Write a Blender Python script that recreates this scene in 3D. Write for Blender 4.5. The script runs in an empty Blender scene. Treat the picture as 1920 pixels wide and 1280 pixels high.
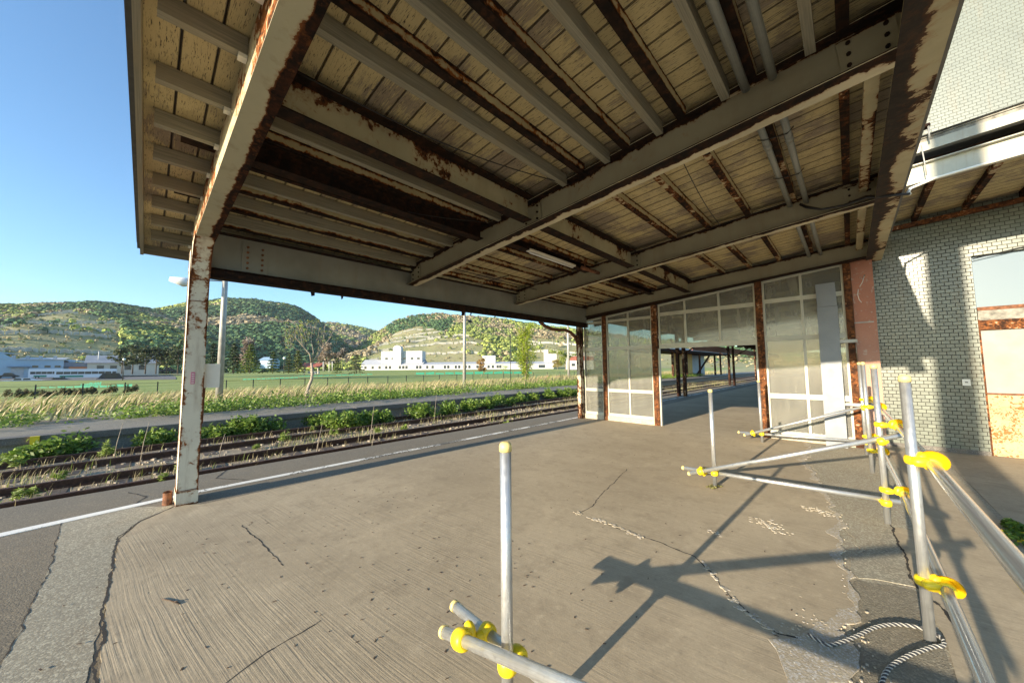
import bpy, math, random
import numpy as np
from mathutils import Vector, Matrix
random.seed(7); rng = np.random.default_rng(7)
scene = bpy.context.scene
# ------------------------------------------------------------------ camera
# columns: world X (away from the tracks), Y (along the tracks), Z up, seen in camera axes
RM = np.array([[0.719585, 0.694363, -0.007607], [0.056035, -0.047144, 0.997315], [0.69214, -0.718079, -0.072833]])
F, CX, CY, EYE = 656.0, 960.0, 640.0, 1.55
cam0 = np.array([0, 0, EYE])
cd = bpy.data.cameras.new('camera'); cd.sensor_width = 36; cd.lens = F/1920*36; cd.clip_start = .05; cd.clip_end = 6000
camo = bpy.data.objects.new('camera', cd); scene.collection.objects.link(camo)
mw = Matrix(RM.T.tolist()).to_4x4(); mw.translation = Vector((0, 0, EYE)); camo.matrix_world = mw
scene.camera = camo
# ------------------------------------------------------------------ light
SUN_EL = math.radians(12.0); SUN_AZ = math.radians(2.66)      # low sun behind the camera, shadows run along the platform
w = bpy.data.worlds.new('World'); scene.world = w; w.use_nodes = True
nt = w.node_tree; bg = nt.nodes['Background']; sky = nt.nodes.new('ShaderNodeTexSky')
sky.sky_type = 'NISHITA'; sky.sun_disc = False; sky.sun_elevation = SUN_EL
sky.sun_rotation = math.pi + SUN_AZ; sky.air_density = 1.0; sky.dust_density = .5; sky.ozone_density = 2.6; sky.altitude = 50
tn = nt.nodes.new('ShaderNodeMix'); tn.data_type = 'RGBA'; tn.blend_type = 'MULTIPLY'; tn.inputs[0].default_value = 1; tn.inputs[7].default_value = (.83, .985, 1.06, 1)
nt.links.new(sky.outputs[0], tn.inputs[6]); nt.links.new(tn.outputs[2], bg.inputs[0]); bg.inputs[1].default_value = 0.135
sl = bpy.data.lights.new('sun', 'SUN'); sl.energy = 5.0; sl.angle = math.radians(.5); sl.color = (1, .85, .64)
so = bpy.data.objects.new('sun', sl); scene.collection.objects.link(so)
sd = Vector((math.sin(SUN_AZ)*math.cos(SUN_EL), math.cos(SUN_AZ)*math.cos(SUN_EL), -math.sin(SUN_EL)))
so.rotation_euler = sd.to_track_quat('-Z', 'Y').to_euler(); so.location = (-1, -20, 8)
scene.view_settings.view_transform = 'Standard'; scene.view_settings.look = 'None'
scene.view_settings.gamma = 1; scene.view_settings.exposure = 1.33
# ------------------------------------------------------------------ measuring helpers
def ray(px, py): return RM.T @ np.array([px-CX, CY-py, -F])
def hit(px, py, ax, val):
    d = ray(px, py); return cam0 + d*((val-cam0[ax])/d[ax])
def G(px, py, z=0.0): return hit(px, py, 2, z)
def P(px, py, depth): return cam0 + ray(px, py)*(depth/F)
def XY(l, z=0.0): return [tuple(G(x, y, z)[:2]) for x, y in l]
# ------------------------------------------------------------------ object helpers
C = scene.collection; ORG = {}
def tag(o, label=None, cat=None, group=None, kind=None):
    if label: o['label'] = label
    if cat: o['category'] = cat
    if group: o['group'] = group
    if kind: o['kind'] = kind
    return o
def thing(name, label, cat, loc=(0, 0, 0), group=None):
    o = bpy.data.objects.new(name, None); C.objects.link(o); o.location = loc; o.empty_display_size = .1
    ORG[o.name] = Vector(loc); return tag(o, label, cat, group)
class MB:
    def __init__(s): s.v = []; s.f = []; s.uv = []; s.c = []; s.sm = []
    def face(s, pts, uvs=None, col=1.0, smooth=False):
        b = len(s.v); s.v += [tuple(p) for p in pts]; s.f.append(tuple(range(b, b+len(pts))))
        s.uv += list(uvs) if uvs else [(0.5, 0.5)]*len(pts); s.c.append(col); s.sm.append(smooth)
    def beam(s, p0, p1, w, h, up=(0, 0, 1), col=None):
        p0 = Vector(p0); p1 = Vector(p1); d = p1-p0; L = d.length; d.normalize(); up = Vector(up)
        sx = d.cross(up).normalized(); uz = sx.cross(d).normalized(); u0 = random.random()*20
        c = random.random() if col is None else col
        q = [p0+sx*a*w/2+uz*b*h/2 for a, b in ((-1, -1), (1, -1), (1, 1), (-1, 1))]; r = [p+d*L for p in q]
        for i in range(4):
            j = (i+1) % 4
            vv = (0, 1) if i in (0, 1) else (1, 0)     # sides: v=1 is up ; bottom/top: v=1 is the +side
            s.face([q[i], r[i], r[j], q[j]], [(u0, vv[0]), (u0+L, vv[0]), (u0+L, vv[1]), (u0, vv[1])], c)
            u0 += 3
        s.face([q[0], q[1], q[2], q[3]], [(0, 0), (w, 0), (w, 1), (0, 1)], c); s.face([r[3], r[2], r[1], r[0]], [(0, 0), (w, 0), (w, 1), (0, 1)], c)
    def box(s, x0, x1, y0, y1, z0, z1, col=None):
        if (y1-y0) >= (x1-x0) and (y1-y0) >= (z1-z0): s.beam(((x0+x1)/2, y0, (z0+z1)/2), ((x0+x1)/2, y1, (z0+z1)/2), x1-x0, z1-z0, col=col)
        elif (x1-x0) >= (z1-z0): s.beam((x0, (y0+y1)/2, (z0+z1)/2), (x1, (y0+y1)/2, (z0+z1)/2), y1-y0, z1-z0, col=col)
        else: s.beam(((x0+x1)/2, (y0+y1)/2, z0), ((x0+x1)/2, (y0+y1)/2, z1), x1-x0, y1-y0, up=(0, 1, 0), col=col)
    def tube(s, pts, r, seg=12, r1=None, cap=True, smooth=True, radii=None):
        pts = [Vector(p) for p in pts]; n = len(pts); rings = []; nrm = None
        for i, p in enumerate(pts):
            t = (pts[min(i+1, n-1)]-pts[max(i-1, 0)]).normalized()
            if nrm is None: nrm = t.orthogonal().normalized()
            nrm = (nrm-t*nrm.dot(t)).normalized(); bn = t.cross(nrm)
            rr = radii[i] if radii else (r if r1 is None else r+(r1-r)*i/(n-1))
            rings.append([p+(nrm*math.cos(a)+bn*math.sin(a))*rr for a in [2*math.pi*k/seg for k in range(seg)]])
        b = len(s.v)
        for rg in rings: s.v += [tuple(q) for q in rg]
        u = random.random()*9; L = [u]
        for i in range(1, n): L.append(L[-1]+(pts[i]-pts[i-1]).length)
        c = random.random()
        for i in range(n-1):
            for k in range(seg):
                k2 = (k+1) % seg
                s.f.append((b+i*seg+k, b+i*seg+k2, b+(i+1)*seg+k2, b+(i+1)*seg+k))
                s.uv += [(L[i], k/seg), (L[i], (k+1)/seg), (L[i+1], (k+1)/seg), (L[i+1], k/seg)]; s.c.append(c); s.sm.append(smooth)
        if cap:
            s.f.append(tuple(b+k for k in reversed(range(seg)))); s.uv += [(.5, .5)]*seg; s.c.append(c); s.sm.append(False)
            s.f.append(tuple(b+(n-1)*seg+k for k in range(seg))); s.uv += [(.5, .5)]*seg; s.c.append(c); s.sm.append(False)
    def prism(s, poly, z0, z1, col=.5):
        a = sum(poly[i][0]*poly[(i+1) % len(poly)][1]-poly[(i+1) % len(poly)][0]*poly[i][1] for i in range(len(poly)))
        if a < 0: poly = poly[::-1]
        s.face([(x, y, z1) for x, y in poly], [(x, y) for x, y in poly], col)
        for i in range(len(poly)):
            (x0, y0), (x1, y1) = poly[i], poly[(i+1) % len(poly)]
            s.face([(x0, y0, z0), (x1, y1, z0), (x1, y1, z1), (x0, y0, z1)], [(0, 0), (1, 0), (1, 1), (0, 1)], col)
    def build(s, name, m, parent=None, label=None):
        org = ORG[parent.name] if parent else Vector((0, 0, 0))
        if parent is None:
            a = np.array(s.v); org = Vector(((a[:, 0].min()+a[:, 0].max())/2, (a[:, 1].min()+a[:, 1].max())/2, a[:, 2].min()))
        me = bpy.data.meshes.new(name); ox, oy, oz = org
        me.from_pydata([(x-ox, y-oy, z-oz) for x, y, z in s.v], [], s.f)
        uvl = me.uv_layers.new(name='UVMap'); uvl.data.foreach_set('uv', np.array(s.uv, dtype=np.float32).ravel())
        ca = me.color_attributes.new('rnd', 'FLOAT_COLOR', 'CORNER'); arr = []
        for f, c in zip(s.f, s.c): arr += [c, c, c, 1]*len(f)
        ca.data.foreach_set('color', np.array(arr, dtype=np.float32))
        me.polygons.foreach_set('use_smooth', np.array(s.sm, dtype=bool)); me.materials.append(m); me.update()
        o = bpy.data.objects.new(name, me); C.objects.link(o)
        if parent: o.parent = parent
        else: o.location = org
        ORG[o.name] = org
        if label: o['label'] = label
        return o
def np_mesh(name, V, Fc, cols, m, parent=None, smooth=False, per=4):
    """V (n,3), Fc (k,per) faces, cols (k,3) per face colour"""
    org = ORG[parent.name] if parent else Vector((float((V[:, 0].min()+V[:, 0].max())/2), float((V[:, 1].min()+V[:, 1].max())/2), float(V[:, 2].min())))
    me = bpy.data.meshes.new(name); V = V-np.array(org)
    me.vertices.add(len(V)); me.vertices.foreach_set('co', V.astype(np.float32).ravel())
    k = len(Fc); me.loops.add(k*per); me.loops.foreach_set('vertex_index', Fc.astype(np.int32).ravel())
    me.polygons.add(k); me.polygons.foreach_set('loop_start', np.arange(0, k*per, per, dtype=np.int32))
    me.update(calc_edges=True)
    if smooth: me.polygons.foreach_set('use_smooth', np.ones(k, dtype=bool))
    ca = me.color_attributes.new('rnd', 'FLOAT_COLOR', 'CORNER')
    cc = np.ones((k, per, 4), dtype=np.float32); cc[:, :, :3] = cols[:, None, :]
    ca.data.foreach_set('color', cc.ravel()); me.materials.append(m)
    o = bpy.data.objects.new(name, me); C.objects.link(o)
    if parent: o.parent = parent
    else: o.location = org
    ORG[o.name] = org; return o
# ------------------------------------------------------------------ material helpers
class MT:
    def __init__(s, name):
        s.m = bpy.data.materials.new(name); s.m.use_nodes = True; s.t = s.m.node_tree; s.b = s.t.nodes['Principled BSDF']; s.out = s.t.nodes['Material Output']
        s.geo = s.t.nodes.new('ShaderNodeNewGeometry'); s.pos = s.geo.outputs['Position']
    def set(s, **k):
        for a, v in k.items(): s.inp(s.b.inputs[a.replace('_', ' ')], v)
        return s
    def inp(s, i, v):
        if hasattr(v, 'default_value') or hasattr(v, 'is_output'): s.t.links.new(v, i)
        else:
            if isinstance(v, tuple) and len(v) == 3 and i.type == 'RGBA': v = (*v, 1)
            i.default_value = v
    def n(s, ty, **k):
        nd = s.t.nodes.new('ShaderNode'+ty)
        for a, v in k.items():
            if a.startswith('_'): setattr(nd, a[1:], v)
            else: s.inp(nd.inputs[int(a[1:])] if (a[0] == 'i' and a[1:].isdigit()) else nd.inputs[a.replace('_', ' ')], v)
        return nd
    def math(s, op, a, b=0.0, clamp=False): return s.n('Math', _operation=op, _use_clamp=clamp, i0=a, i1=b).outputs[0]
    def map(s, v, scale=(1, 1, 1), rot=(0, 0, 0), loc=(0, 0, 0)): return s.n('Mapping', Vector=v, Scale=scale, Rotation=rot, Location=loc).outputs[0]
    def noise(s, scale, detail=4, rough=.55, dist=0.0, vec=None):
        return s.n('TexNoise', Vector=s.pos if vec is None else vec, Scale=scale, Detail=float(detail), Roughness=rough, Distortion=dist).outputs[0]
    def mix(s, f, a, b, bt='MIX'):
        nd = s.t.nodes.new('ShaderNodeMix'); nd.data_type = 'RGBA'; nd.blend_type = bt; nd.clamp_factor = True
        s.inp(nd.inputs[0], f); s.inp(nd.inputs[6], a); s.inp(nd.inputs[7], b); return nd.outputs[2]
    def ramp(s, f, stops, interp='LINEAR'):
        nd = s.t.nodes.new('ShaderNodeValToRGB'); s.inp(nd.inputs[0], f); e = nd.color_ramp.elements; nd.color_ramp.interpolation = interp
        while len(e) > 1: e.remove(e[-1])
        e[0].position = stops[0][0]; e[0].color = (*stops[0][1], 1) if isinstance(stops[0][1], tuple) else (stops[0][1],)*3+(1,)
        for p, c in stops[1:]:
            x = e.new(p); x.color = (*c, 1) if isinstance(c, tuple) else (c, c, c, 1)
        return nd.outputs[0]
    def mr(s, v, a, b, c=0.0, d=1.0, sm=False):
        return s.n('MapRange', _interpolation_type='SMOOTHSTEP' if sm else 'LINEAR', Value=v, From_Min=a, From_Max=b, To_Min=c, To_Max=d).outputs[0]
    def bump(s, h, strength=.5, dist=.01, prev=None):
        k = dict(Height=h, Strength=strength, Distance=dist)
        if prev is not None: k['Normal'] = prev
        o = s.n('Bump', **k).outputs[0]; s.inp(s.b.inputs['Normal'], o); return o
    def uv(s): return s.n('UVMap').outputs[0]
    def rnd(s): return s.n('Attribute', _attribute_name='rnd').outputs['Color']
    def sep(s, v): return s.n('SeparateXYZ', i0=v).outputs
def plain(name, col, rough=.6, metal=0.0, var=.12, sc=6, bump=0.0):
    m = MT(name); f = m.noise(sc, 5)
    a = tuple(c*(1-var) for c in col); b = tuple(min(1, c*(1+var)) for c in col)
    m.set(Base_Color=m.mix(m.mr(f, .3, .7), a, b), Roughness=m.mr(m.noise(sc*3, 3), .3, .7, rough*.85, min(1, rough*1.15)), Metallic=metal)
    if bump: m.bump(f, .4, bump)
    return m.m
DARK = (.014, .010, .009); BRN = (.055, .022, .012); ORG_ = (.30, .105, .030)
def peel(name, paint, thr=.6, k0=0.0, k1=0.0, paint2=None, orange=.35, sc=1.0, dark=DARK, brn=BRN, rough=.55, streak=.2, cw=.62, pw=5.0, fs=17):
    """old paint flaking off rusted steel; k0/k1 = extra flaking towards the v=0 / v=1 edge of each face"""
    m = MT(name); uv = m.sep(m.uv()); v = uv[1]
    n1 = m.noise(2.3*sc, 6, .62); n2 = m.noise(fs*sc, 6, .65, .6)
    base = m.math('ADD', m.math('MULTIPLY', n1, cw), m.math('MULTIPLY', n2, 1-cw))
    e1 = m.math('MULTIPLY', m.math('POWER', v, pw), k1)
    e0 = m.math('MULTIPLY', m.math('POWER', m.math('SUBTRACT', 1.0, v), pw), k0)
    s_ = m.math('ADD', m.math('ADD', base, e1), e0)
    mask = m.mr(s_, thr, thr+.012)
    halo = m.mr(s_, thr-.055, thr+.004, sm=True)
    rn = m.noise(9, 6, .7)
    edge = m.math('MULTIPLY', m.math('SUBTRACT', 1.0, m.mr(s_, thr+.01, thr+.07)), mask)
    rust = m.mix(m.mr(rn, .42, .62), dark, brn)
    rust = m.mix(m.math('MULTIPLY', m.mr(m.noise(13, 5, .7), .52, .66), orange), rust, ORG_)
    rust = m.mix(m.math('MULTIPLY', edge, orange*1.6), rust, ORG_)
    p2 = paint2 or tuple(c*.72 for c in paint)
    pc = m.mix(m.mr(m.noise(1.7, 5, .6), .35, .7), paint, p2)
    st = m.noise(1, 5, .6, vec=m.map(m.pos, (9, 9, 1.2)))
    pc = m.mix(m.math('MULTIPLY', m.mr(st, .52, .75), streak), pc, (.22, .12, .05))
    pc = m.mix(m.math('MULTIPLY', halo, .45), pc, (.32, .16, .06))
    m.set(Base_Color=m.mix(mask, pc, rust), Roughness=m.mr(mask, 0, 1, rough, .9)); m.inp(m.b.inputs['Specular IOR Level'], m.mr(mask, 0, 1, .4, .12))
    h = m.math('ADD', m.math('MULTIPLY', mask, -.5), m.math('MULTIPLY', m.math('MULTIPLY', rn, mask), .9))
    m.bump(m.math('ADD', h, m.math('MULTIPLY', n2, .08)), .8, .006)
    return m.m
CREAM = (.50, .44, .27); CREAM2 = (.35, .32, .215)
M = {}
D2 = (.013, .010, .009); B2 = (.032, .017, .011)
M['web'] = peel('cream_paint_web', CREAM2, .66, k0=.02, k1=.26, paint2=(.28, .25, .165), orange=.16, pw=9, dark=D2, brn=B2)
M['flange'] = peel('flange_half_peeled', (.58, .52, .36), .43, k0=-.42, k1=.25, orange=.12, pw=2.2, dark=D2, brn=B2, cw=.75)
M['darkrust'] = peel('bare_rusted_steel', CREAM, .33, orange=.12, dark=D2, brn=B2)
M['purlin'] = peel('purlin_rust', CREAM, .42, orange=.38, dark=D2, brn=B2)
M['purlin_web'] = peel('purlin_web_paint', (.50, .44, .26), .60, k0=.20, k1=.42, orange=.75, pw=4, dark=D2)
M['purlin_cream'] = peel('purlin_cream', CREAM, .57, k0=.06, k1=.10, orange=.3, dark=D2, brn=B2)
M['gable'] = peel('gable_beam_paint', (.58, .50, .33), .525, k0=.03, k1=.05, orange=.6)
M['gable_bottom'] = peel('gable_beam_underside', (.50, .46, .31), .68, k0=.80, k1=.0, paint2=(.42, .40, .28), orange=.35, streak=.45, pw=3.6, dark=D2, cw=.7, fs=11)
M['colpaint'] = peel('column_paint', (.76, .70, .55), .585, k0=.14, k1=.17, paint2=(.62, .57, .46), orange=.6, streak=.6, pw=8, dark=(.05, .022, .014), brn=(.13, .05, .025))
M['sidebeam'] = peel('side_beam_paint', (.48, .43, .27), .55, k0=.55, k1=.0, orange=.12, dark=(.035, .03, .027), brn=(.05, .04, .033), sc=.7, cw=.72, pw=3.2)
M['eavebeam'] = peel('eave_beam_paint', (.27, .265, .225), .70, k0=.02, k1=.06, orange=.35, pw=8)
M['rustpost'] = peel('rusty_post', (.45, .34, .22), .40, orange=.6, dark=(.035, .018, .012), brn=(.15, .06, .026), cw=.4)
M['creampost'] = peel('cream_post', (.50, .45, .34), .52, k0=.1, k1=.15, orange=.25, dark=D2, brn=B2)
M['whitebeam'] = peel('white_beam', (.46, .45, .37), .70, k0=.06, k1=.05, orange=.8, streak=.4)
M['darkcol'] = peel('dark_column', (.35, .30, .2), .42, orange=.2)
def board_mat():
    m = MT('ceiling_boards'); uv = m.uv(); r = m.rnd(); s = m.sep(uv)
    u2 = m.n('CombineXYZ', X=s[0], Y=m.math('MULTIPLY', s[1], .18), Z=m.math('MULTIPLY', r, 40.0)).outputs[0]
    grain = m.noise(1, 6, .7, .3, vec=m.map(u2, (5, 90, 1)))
    patch = m.noise(1.5, 5, .6, vec=m.map(m.pos, (1, 1, 1)))
    pr = m.math('ADD', m.math('MULTIPLY', m.math('SUBTRACT', r, .5), .07), 0)
    bare = m.math('ADD', m.math('ADD', m.math('MULTIPLY', patch, .68), m.math('MULTIPLY', grain, .42)), pr)
    x = m.sep(m.pos)
    mk = m.mr(bare, .565, .60)
    paint = m.mix(m.mr(m.noise(.8, 4), .35, .65), (.57, .465, .245), (.47, .39, .21))
    paint = m.mix(m.mr(r, 0, 1), paint, (.52, .43, .235))
    wood = m.mix(m.mr(grain, .35, .65), (.22, .175, .125), (.32, .265, .19))
    c = m.mix(mk, paint, wood)
    crk = m.noise(1, 4, .6, 1.2, vec=m.map(u2, (16, 150, 1)))
    c = m.mix(m.mr(crk, .585, .63), c, (.05, .038, .025))
    edge = m.math('MULTIPLY', m.math('ABSOLUTE', m.math('SUBTRACT', s[1], .5)), 2.0)
    c = m.mix(m.mr(edge, .90, .97), c, (.03, .02, .012))
    st = m.mr(m.noise(.9, 5, .65), .56, .72)
    c = m.mix(m.math('MULTIPLY', st, .55), c, (.10, .06, .035))
    m.set(Base_Color=c, Roughness=.75)
    m.bump(m.math('ADD', m.math('MULTIPLY', mk, -.5), m.math('MULTIPLY', grain, .5)), .7, .004)
    return m.m
M['board'] = board_mat()
def joist_mat():
    m = MT('weathered_grey_joist'); s = m.sep(m.uv())
    g = m.noise(1, 6, .7, .4, vec=m.map(m.n('CombineXYZ', X=s[0], Y=s[1], Z=m.rnd()).outputs[0], (2.5, 9, 30)))
    c = m.mix(m.mr(g, .3, .7), (.16, .15, .115), (.34, .315, .235)); c = m.mix(m.mr(m.noise(2.2, 4), .5, .7), c, (.27, .235, .16))
    m.set(Base_Color=c, Roughness=.8); m.bump(g, .5, .003); return m.m
M['joist'] = joist_mat()
def conc(name, a, b, groove=0.0, agg=0.0, stain=(.24, .19, .125), rot=-.13):
    m = MT(name)
    w = m.n('TexNoise', Vector=m.pos, Scale=.45, Detail=3.0); wv = m.n('VectorMath', _operation='SCALE', i0=w.outputs[1], Scale=.10).outputs[0]
    wp = m.n('VectorMath', _operation='ADD', i0=m.pos, i1=wv).outputs[0]
    gr = m.noise(1, 4, .62, vec=m.map(m.map(wp, rot=(0, 0, rot)), (1.3, 80, 1)))
    big = m.noise(.55, 6, .62); med = m.noise(3.5, 6, .65); fine = m.noise(85, 4, .75)
    c = m.mix(m.mr(big, .3, .72), a, b)
    c = m.mix(m.math('MULTIPLY', m.mr(med, .5, .72), .5), c, stain)
    c = m.mix(m.math('MULTIPLY', m.mr(m.noise(.9, 7, .7, vec=m.map(m.pos, loc=(7, 3, 0))), .56, .7), .55), c, tuple(x*1.22 for x in a))
    c = m.mix(m.mr(fine, .35, .75, 0, .35), c, tuple(x*.45 for x in a))
    sp_ = m.noise(14, 6, .78); c = m.mix(m.mr(sp_, .56, .70, 0, .55), c, tuple(x*.52 for x in a)); c = m.mix(m.mr(sp_, .44, .32, 0, .35), c, tuple(min(.7, x*1.25) for x in a))
    pit = m.n('TexVoronoi', Vector=m.pos, Scale=5.5).outputs[0]
    pm = m.math('MULTIPLY', m.math('SUBTRACT', 1.0, m.mr(pit, .03, .06)), m.mr(m.noise(2.1, 3), .5, .6))
    c = m.mix(m.math('MULTIPLY', pm, .8), c, tuple(x*.3 for x in a))
    h = m.math('ADD', m.math('MULTIPLY', fine, .35+agg), m.math('MULTIPLY', m.noise(22, 4, .6), .35))
    if groove:
        gm = m.mr(m.noise(.8, 3), .3, .62)
        g2 = m.math('MULTIPLY', m.math('MULTIPLY', gr, gm), groove); h = m.math('ADD', h, g2)
        c = m.mix(m.math('MULTIPLY', m.mr(gr, .56, .36), m.math('MULTIPLY', gm, .42)), c, tuple(x*.5 for x in a))
    if agg:
        vo = m.n('TexVoronoi', Vector=m.pos, Scale=105.0); vc = m.sep(vo.outputs[1])[0]
        c = m.mix(m.mr(vc, .55, 1.0, 0, .6), c, tuple(min(.6, x*2.0) for x in a)); h = m.math('ADD', h, m.math('MULTIPLY', vo.outputs[0], -agg))
    h = m.math('ADD', h, m.math('MULTIPLY', pm, -2.0))
    m.set(Base_Color=c, Roughness=.88); m.bump(h, .55, .0045)
    return m.m
M['slab'] = conc('old_brushed_concrete', (.50, .415, .285), (.35, .285, .19), groove=1.2)
M['apron'] = conc('smooth_concrete_strip', (.31, .28, .21), (.25, .225, .165), agg=.2)
M['asphalt'] = conc('worn_asphalt', (.15, .126, .088), (.19, .16, .112), agg=.5)
M['asph_dark'] = conc('dark_asphalt', (.12, .11, .09), (.15, .14, .11), agg=.8)
M['rough'] = conc('rough_patch', (.36, .31, .225), (.28, .24, .175), agg=.9)
M['tar'] = conc('tar_patch', (.19, .17, .125), (.24, .21, .15), agg=1.2)
M['broken'] = conc('broken_concrete', (.50, .43, .31), (.33, .28, .2), agg=.5)
M['crack'] = plain('crack_dark', (.035, .03, .025), .95)
def line_mat():
    m = MT('worn_white_line'); f = m.math('ADD', m.math('MULTIPLY', m.noise(2.4, 6, .7), .6), m.math('MULTIPLY', m.noise(30, 5, .7), .4))
    y = m.sep(m.pos)[1]; wear = m.mr(y, .2, 3.2, -.09, .012)
    mk = m.mr(m.math('ADD', f, wear), .50, .53)
    m.set(Base_Color=m.mix(mk, (.78, .77, .72), (.13, .12, .10)), Roughness=.8); m.bump(m.noise(80, 3), .3, .003); return m.m
M['line'] = line_mat()
def tile_mat(name, col, mortar, var=.2, k=1.0):
    m = MT(name); p = m.sep(m.pos); v = m.n('CombineXYZ', X=p[0], Y=p[2]).outputs[0]
    br = m.n('TexBrick', _offset=.5, _squash=1.0, Vector=v, Color1=col, Color2=tuple(c*(1-var) for c in col), Mortar=mortar, Scale=1.0, Mortar_Size=.0048*k, Mortar_Smooth=.1, Bias=0.0, Brick_Width=.1*k, Row_Height=.0655*k)
    c = m.mix(m.math('MULTIPLY', m.mr(m.noise(2.0, 5, .6), .5, .75), .35), br.outputs[0], tuple(x*.6 for x in col))
    c = m.mix(m.math('MULTIPLY', m.mr(m.noise(1, 4, .6, vec=m.map(m.pos, (3, 3, .4))), .55, .75), .2), c, (.3, .2, .1))
    m.set(Base_Color=c, Roughness=m.mr(br.outputs[1], 0, 1, .28, .9)); m.bump(m.math('SUBTRACT', 1.0, br.outputs[1]), .6, .004); return m.m
M['tile'] = tile_mat('grey_green_wall_tile', (.172, .192, .155), (.045, .044, .036), .30)
M['tile_pale'] = tile_mat('pale_wall_tile', (.165, .188, .168), (.112, .122, .108), .07, 1.25)
M['pink'] = None
def pink_mat():
    m = MT('red_oxide_pillar'); z = m.sep(m.pos)[2]; f = m.noise(3, 6, .65)
    c = m.mix(m.mr(f, .35, .65), (.42, .17, .10), (.34, .14, .09)); c = m.mix(m.mr(m.math('ADD', z, m.math('MULTIPLY', f, .8)), 2.9, 1.4), c, (.42, .25, .18))  # red oxide turns paler and pinker towards the foot
    c = m.mix(m.mr(m.noise(12, 5, .7), .58, .68), c, (.45, .35, .28)); c = m.mix(m.mr(m.noise(5, 6, .7), .66, .72), c, (.2, .07, .04))
    m.set(Base_Color=c, Roughness=.7); m.bump(m.noise(40, 5, .7), .4, .003); return m.m
M['pink'] = pink_mat()
M['alu'] = plain('white_aluminium_frame', (.44, .43, .36), .42, var=.12, sc=4)
def glass_mat(name, tint, mixf, dust, rough=.16):
    m = MT(name); f = m.noise(1.6, 5, .6); g = m.noise(1, 5, .65, vec=m.map(m.pos, (6, 6, .8)))
    d = m.n('BsdfPrincipled', Base_Color=m.mix(m.mr(g, .35, .7), dust, tuple(x*.7 for x in dust)), Roughness=rough)
    for a in d.inputs:
        if a.name == 'Coat Weight': a.default_value = .6
        if a.name == 'Coat Roughness': a.default_value = .04
    t = m.n('BsdfRefraction', Color=tint, Roughness=.10, IOR=1.02)
    ms = m.n('MixShader', i0=m.mr(f, .3, .7, mixf-.05, mixf+.05), i1=d.outputs[0], i2=t.outputs[0])
    m.t.links.new(ms.outputs[0], m.out.inputs[0]); return m.m
M['glass'] = glass_mat('dusty_wired_glass', (.85, .88, .80), .46, (.30, .292, .255))
def win_mat(name, col, rough=.06):
    m = MT(name); m.set(Base_Color=col, Roughness=rough); m.b.inputs['Specular IOR Level'].default_value = .8; m.bump(m.noise(2.5, 2), .12, .01); return m.m
M['win'] = win_mat('window_glass', (.03, .04, .05)); M['pane_blue'] = win_mat('bluish_pane_glass', (.16, .20, .23), .10)  # second pane has a bluish glass base colour
M['boardgrey'] = plain('pale_grey_board', (.22, .235, .25), .55, var=.10, sc=3)
def tube_mat(name, col, rough, metal):
    m = MT(name); s = m.sep(m.uv()); st = m.noise(1, 5, .6, vec=m.map(m.n('CombineXYZ', X=s[0], Y=s[1]).outputs[0], (2.5, 26, 1)))
    c = m.mix(m.mr(st, .3, .7), tuple(x*.72 for x in col), col); c = m.mix(m.mr(m.noise(22, 4, .7), .60, .72, 0, .5), c, tuple(x*.5 for x in col))
    m.set(Base_Color=c, Roughness=m.mr(m.noise(30, 4), .3, .7, rough*.8, rough*1.3), Metallic=metal); m.bump(st, .15, .002); return m.m
M['galv'] = tube_mat('galvanised_tube', (.62, .63, .62), .38, .75)
M['pipe2'] = tube_mat('smooth_grey_rail_pipe', (.45, .47, .46), .16, .45)
M['conduit'] = tube_mat('grey_plastic_conduit', (.26, .275, .26), .35, 0.0)
M['yellow'] = plain('yellow_plastic', (.84, .60, .015), .42, var=.07, sc=14)
M['cap'] = plain('cream_yellow_cap', (.72, .58, .22), .5, var=.15, sc=20)
M['black'] = plain('black_rubber', (.015, .015, .017), .6)
M['rust'] = plain('rust_brown', (.16, .065, .03), .85, var=.5, sc=20, bump=.003)
M['rustpanel'] = peel('rusty_door_panel', (.46, .36, .19), .53, orange=.8, dark=(.20, .10, .035), brn=(.30, .16, .06), sc=1.7, cw=.4)
M['wpanel'] = plain('white_panel', (.23, .225, .20), .55, var=.06, sc=2)
M['weath'] = plain('weathered_sill', (.22, .21, .18), .8, var=.45, sc=14)
M['rail'] = plain('rusty_rail', (.075, .036, .022), .75, var=.4, sc=18, bump=.002)
M['timber'] = plain('old_sleeper', (.09, .07, .055), .9, var=.35, sc=10, bump=.004)
M['plat2'] = conc('platform_top_concrete', (.23, .20, .15), (.16, .14, .105), agg=.4)
M['plat2w'] = conc('platform_wall_concrete', (.22, .215, .19), (.15, .15, .135), agg=.2)
M['lip'] = conc('platform_lip', (.14, .13, .115), (.11, .10, .09), agg=.3)
def ground_mat(name, cols, sc=.5, fine=14, bump=.05):
    m = MT(name); c = m.mix(m.mr(m.noise(sc, 6, .65), .35, .65), cols[0], cols[1]); c = m.mix(m.mr(m.noise(fine, 5, .7), .5, .7), c, cols[2])
    m.set(Base_Color=c, Roughness=.95); m.bump(m.noise(fine, 5, .7), .6, bump); return m.m
M['ballast'] = ground_mat('weedy_ballast', [(.27, .215, .145), (.36, .29, .19), (.12, .095, .065)], .9, 26, .03)
M['dry'] = ground_mat('dry_grass_ground', [(.34, .32, .12), (.44, .38, .19), (.18, .24, .05)], .25, 5, .1)
M['lawn'] = ground_mat('lawn', [(.20, .26, .04), (.30, .33, .07), (.15, .20, .04)], .06, 1.5, .05)
M['lot'] = ground_mat('parking_asphalt', [(.12, .12, .12), (.15, .145, .14), (.1, .1, .1)], .1, 3, .01)
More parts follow.
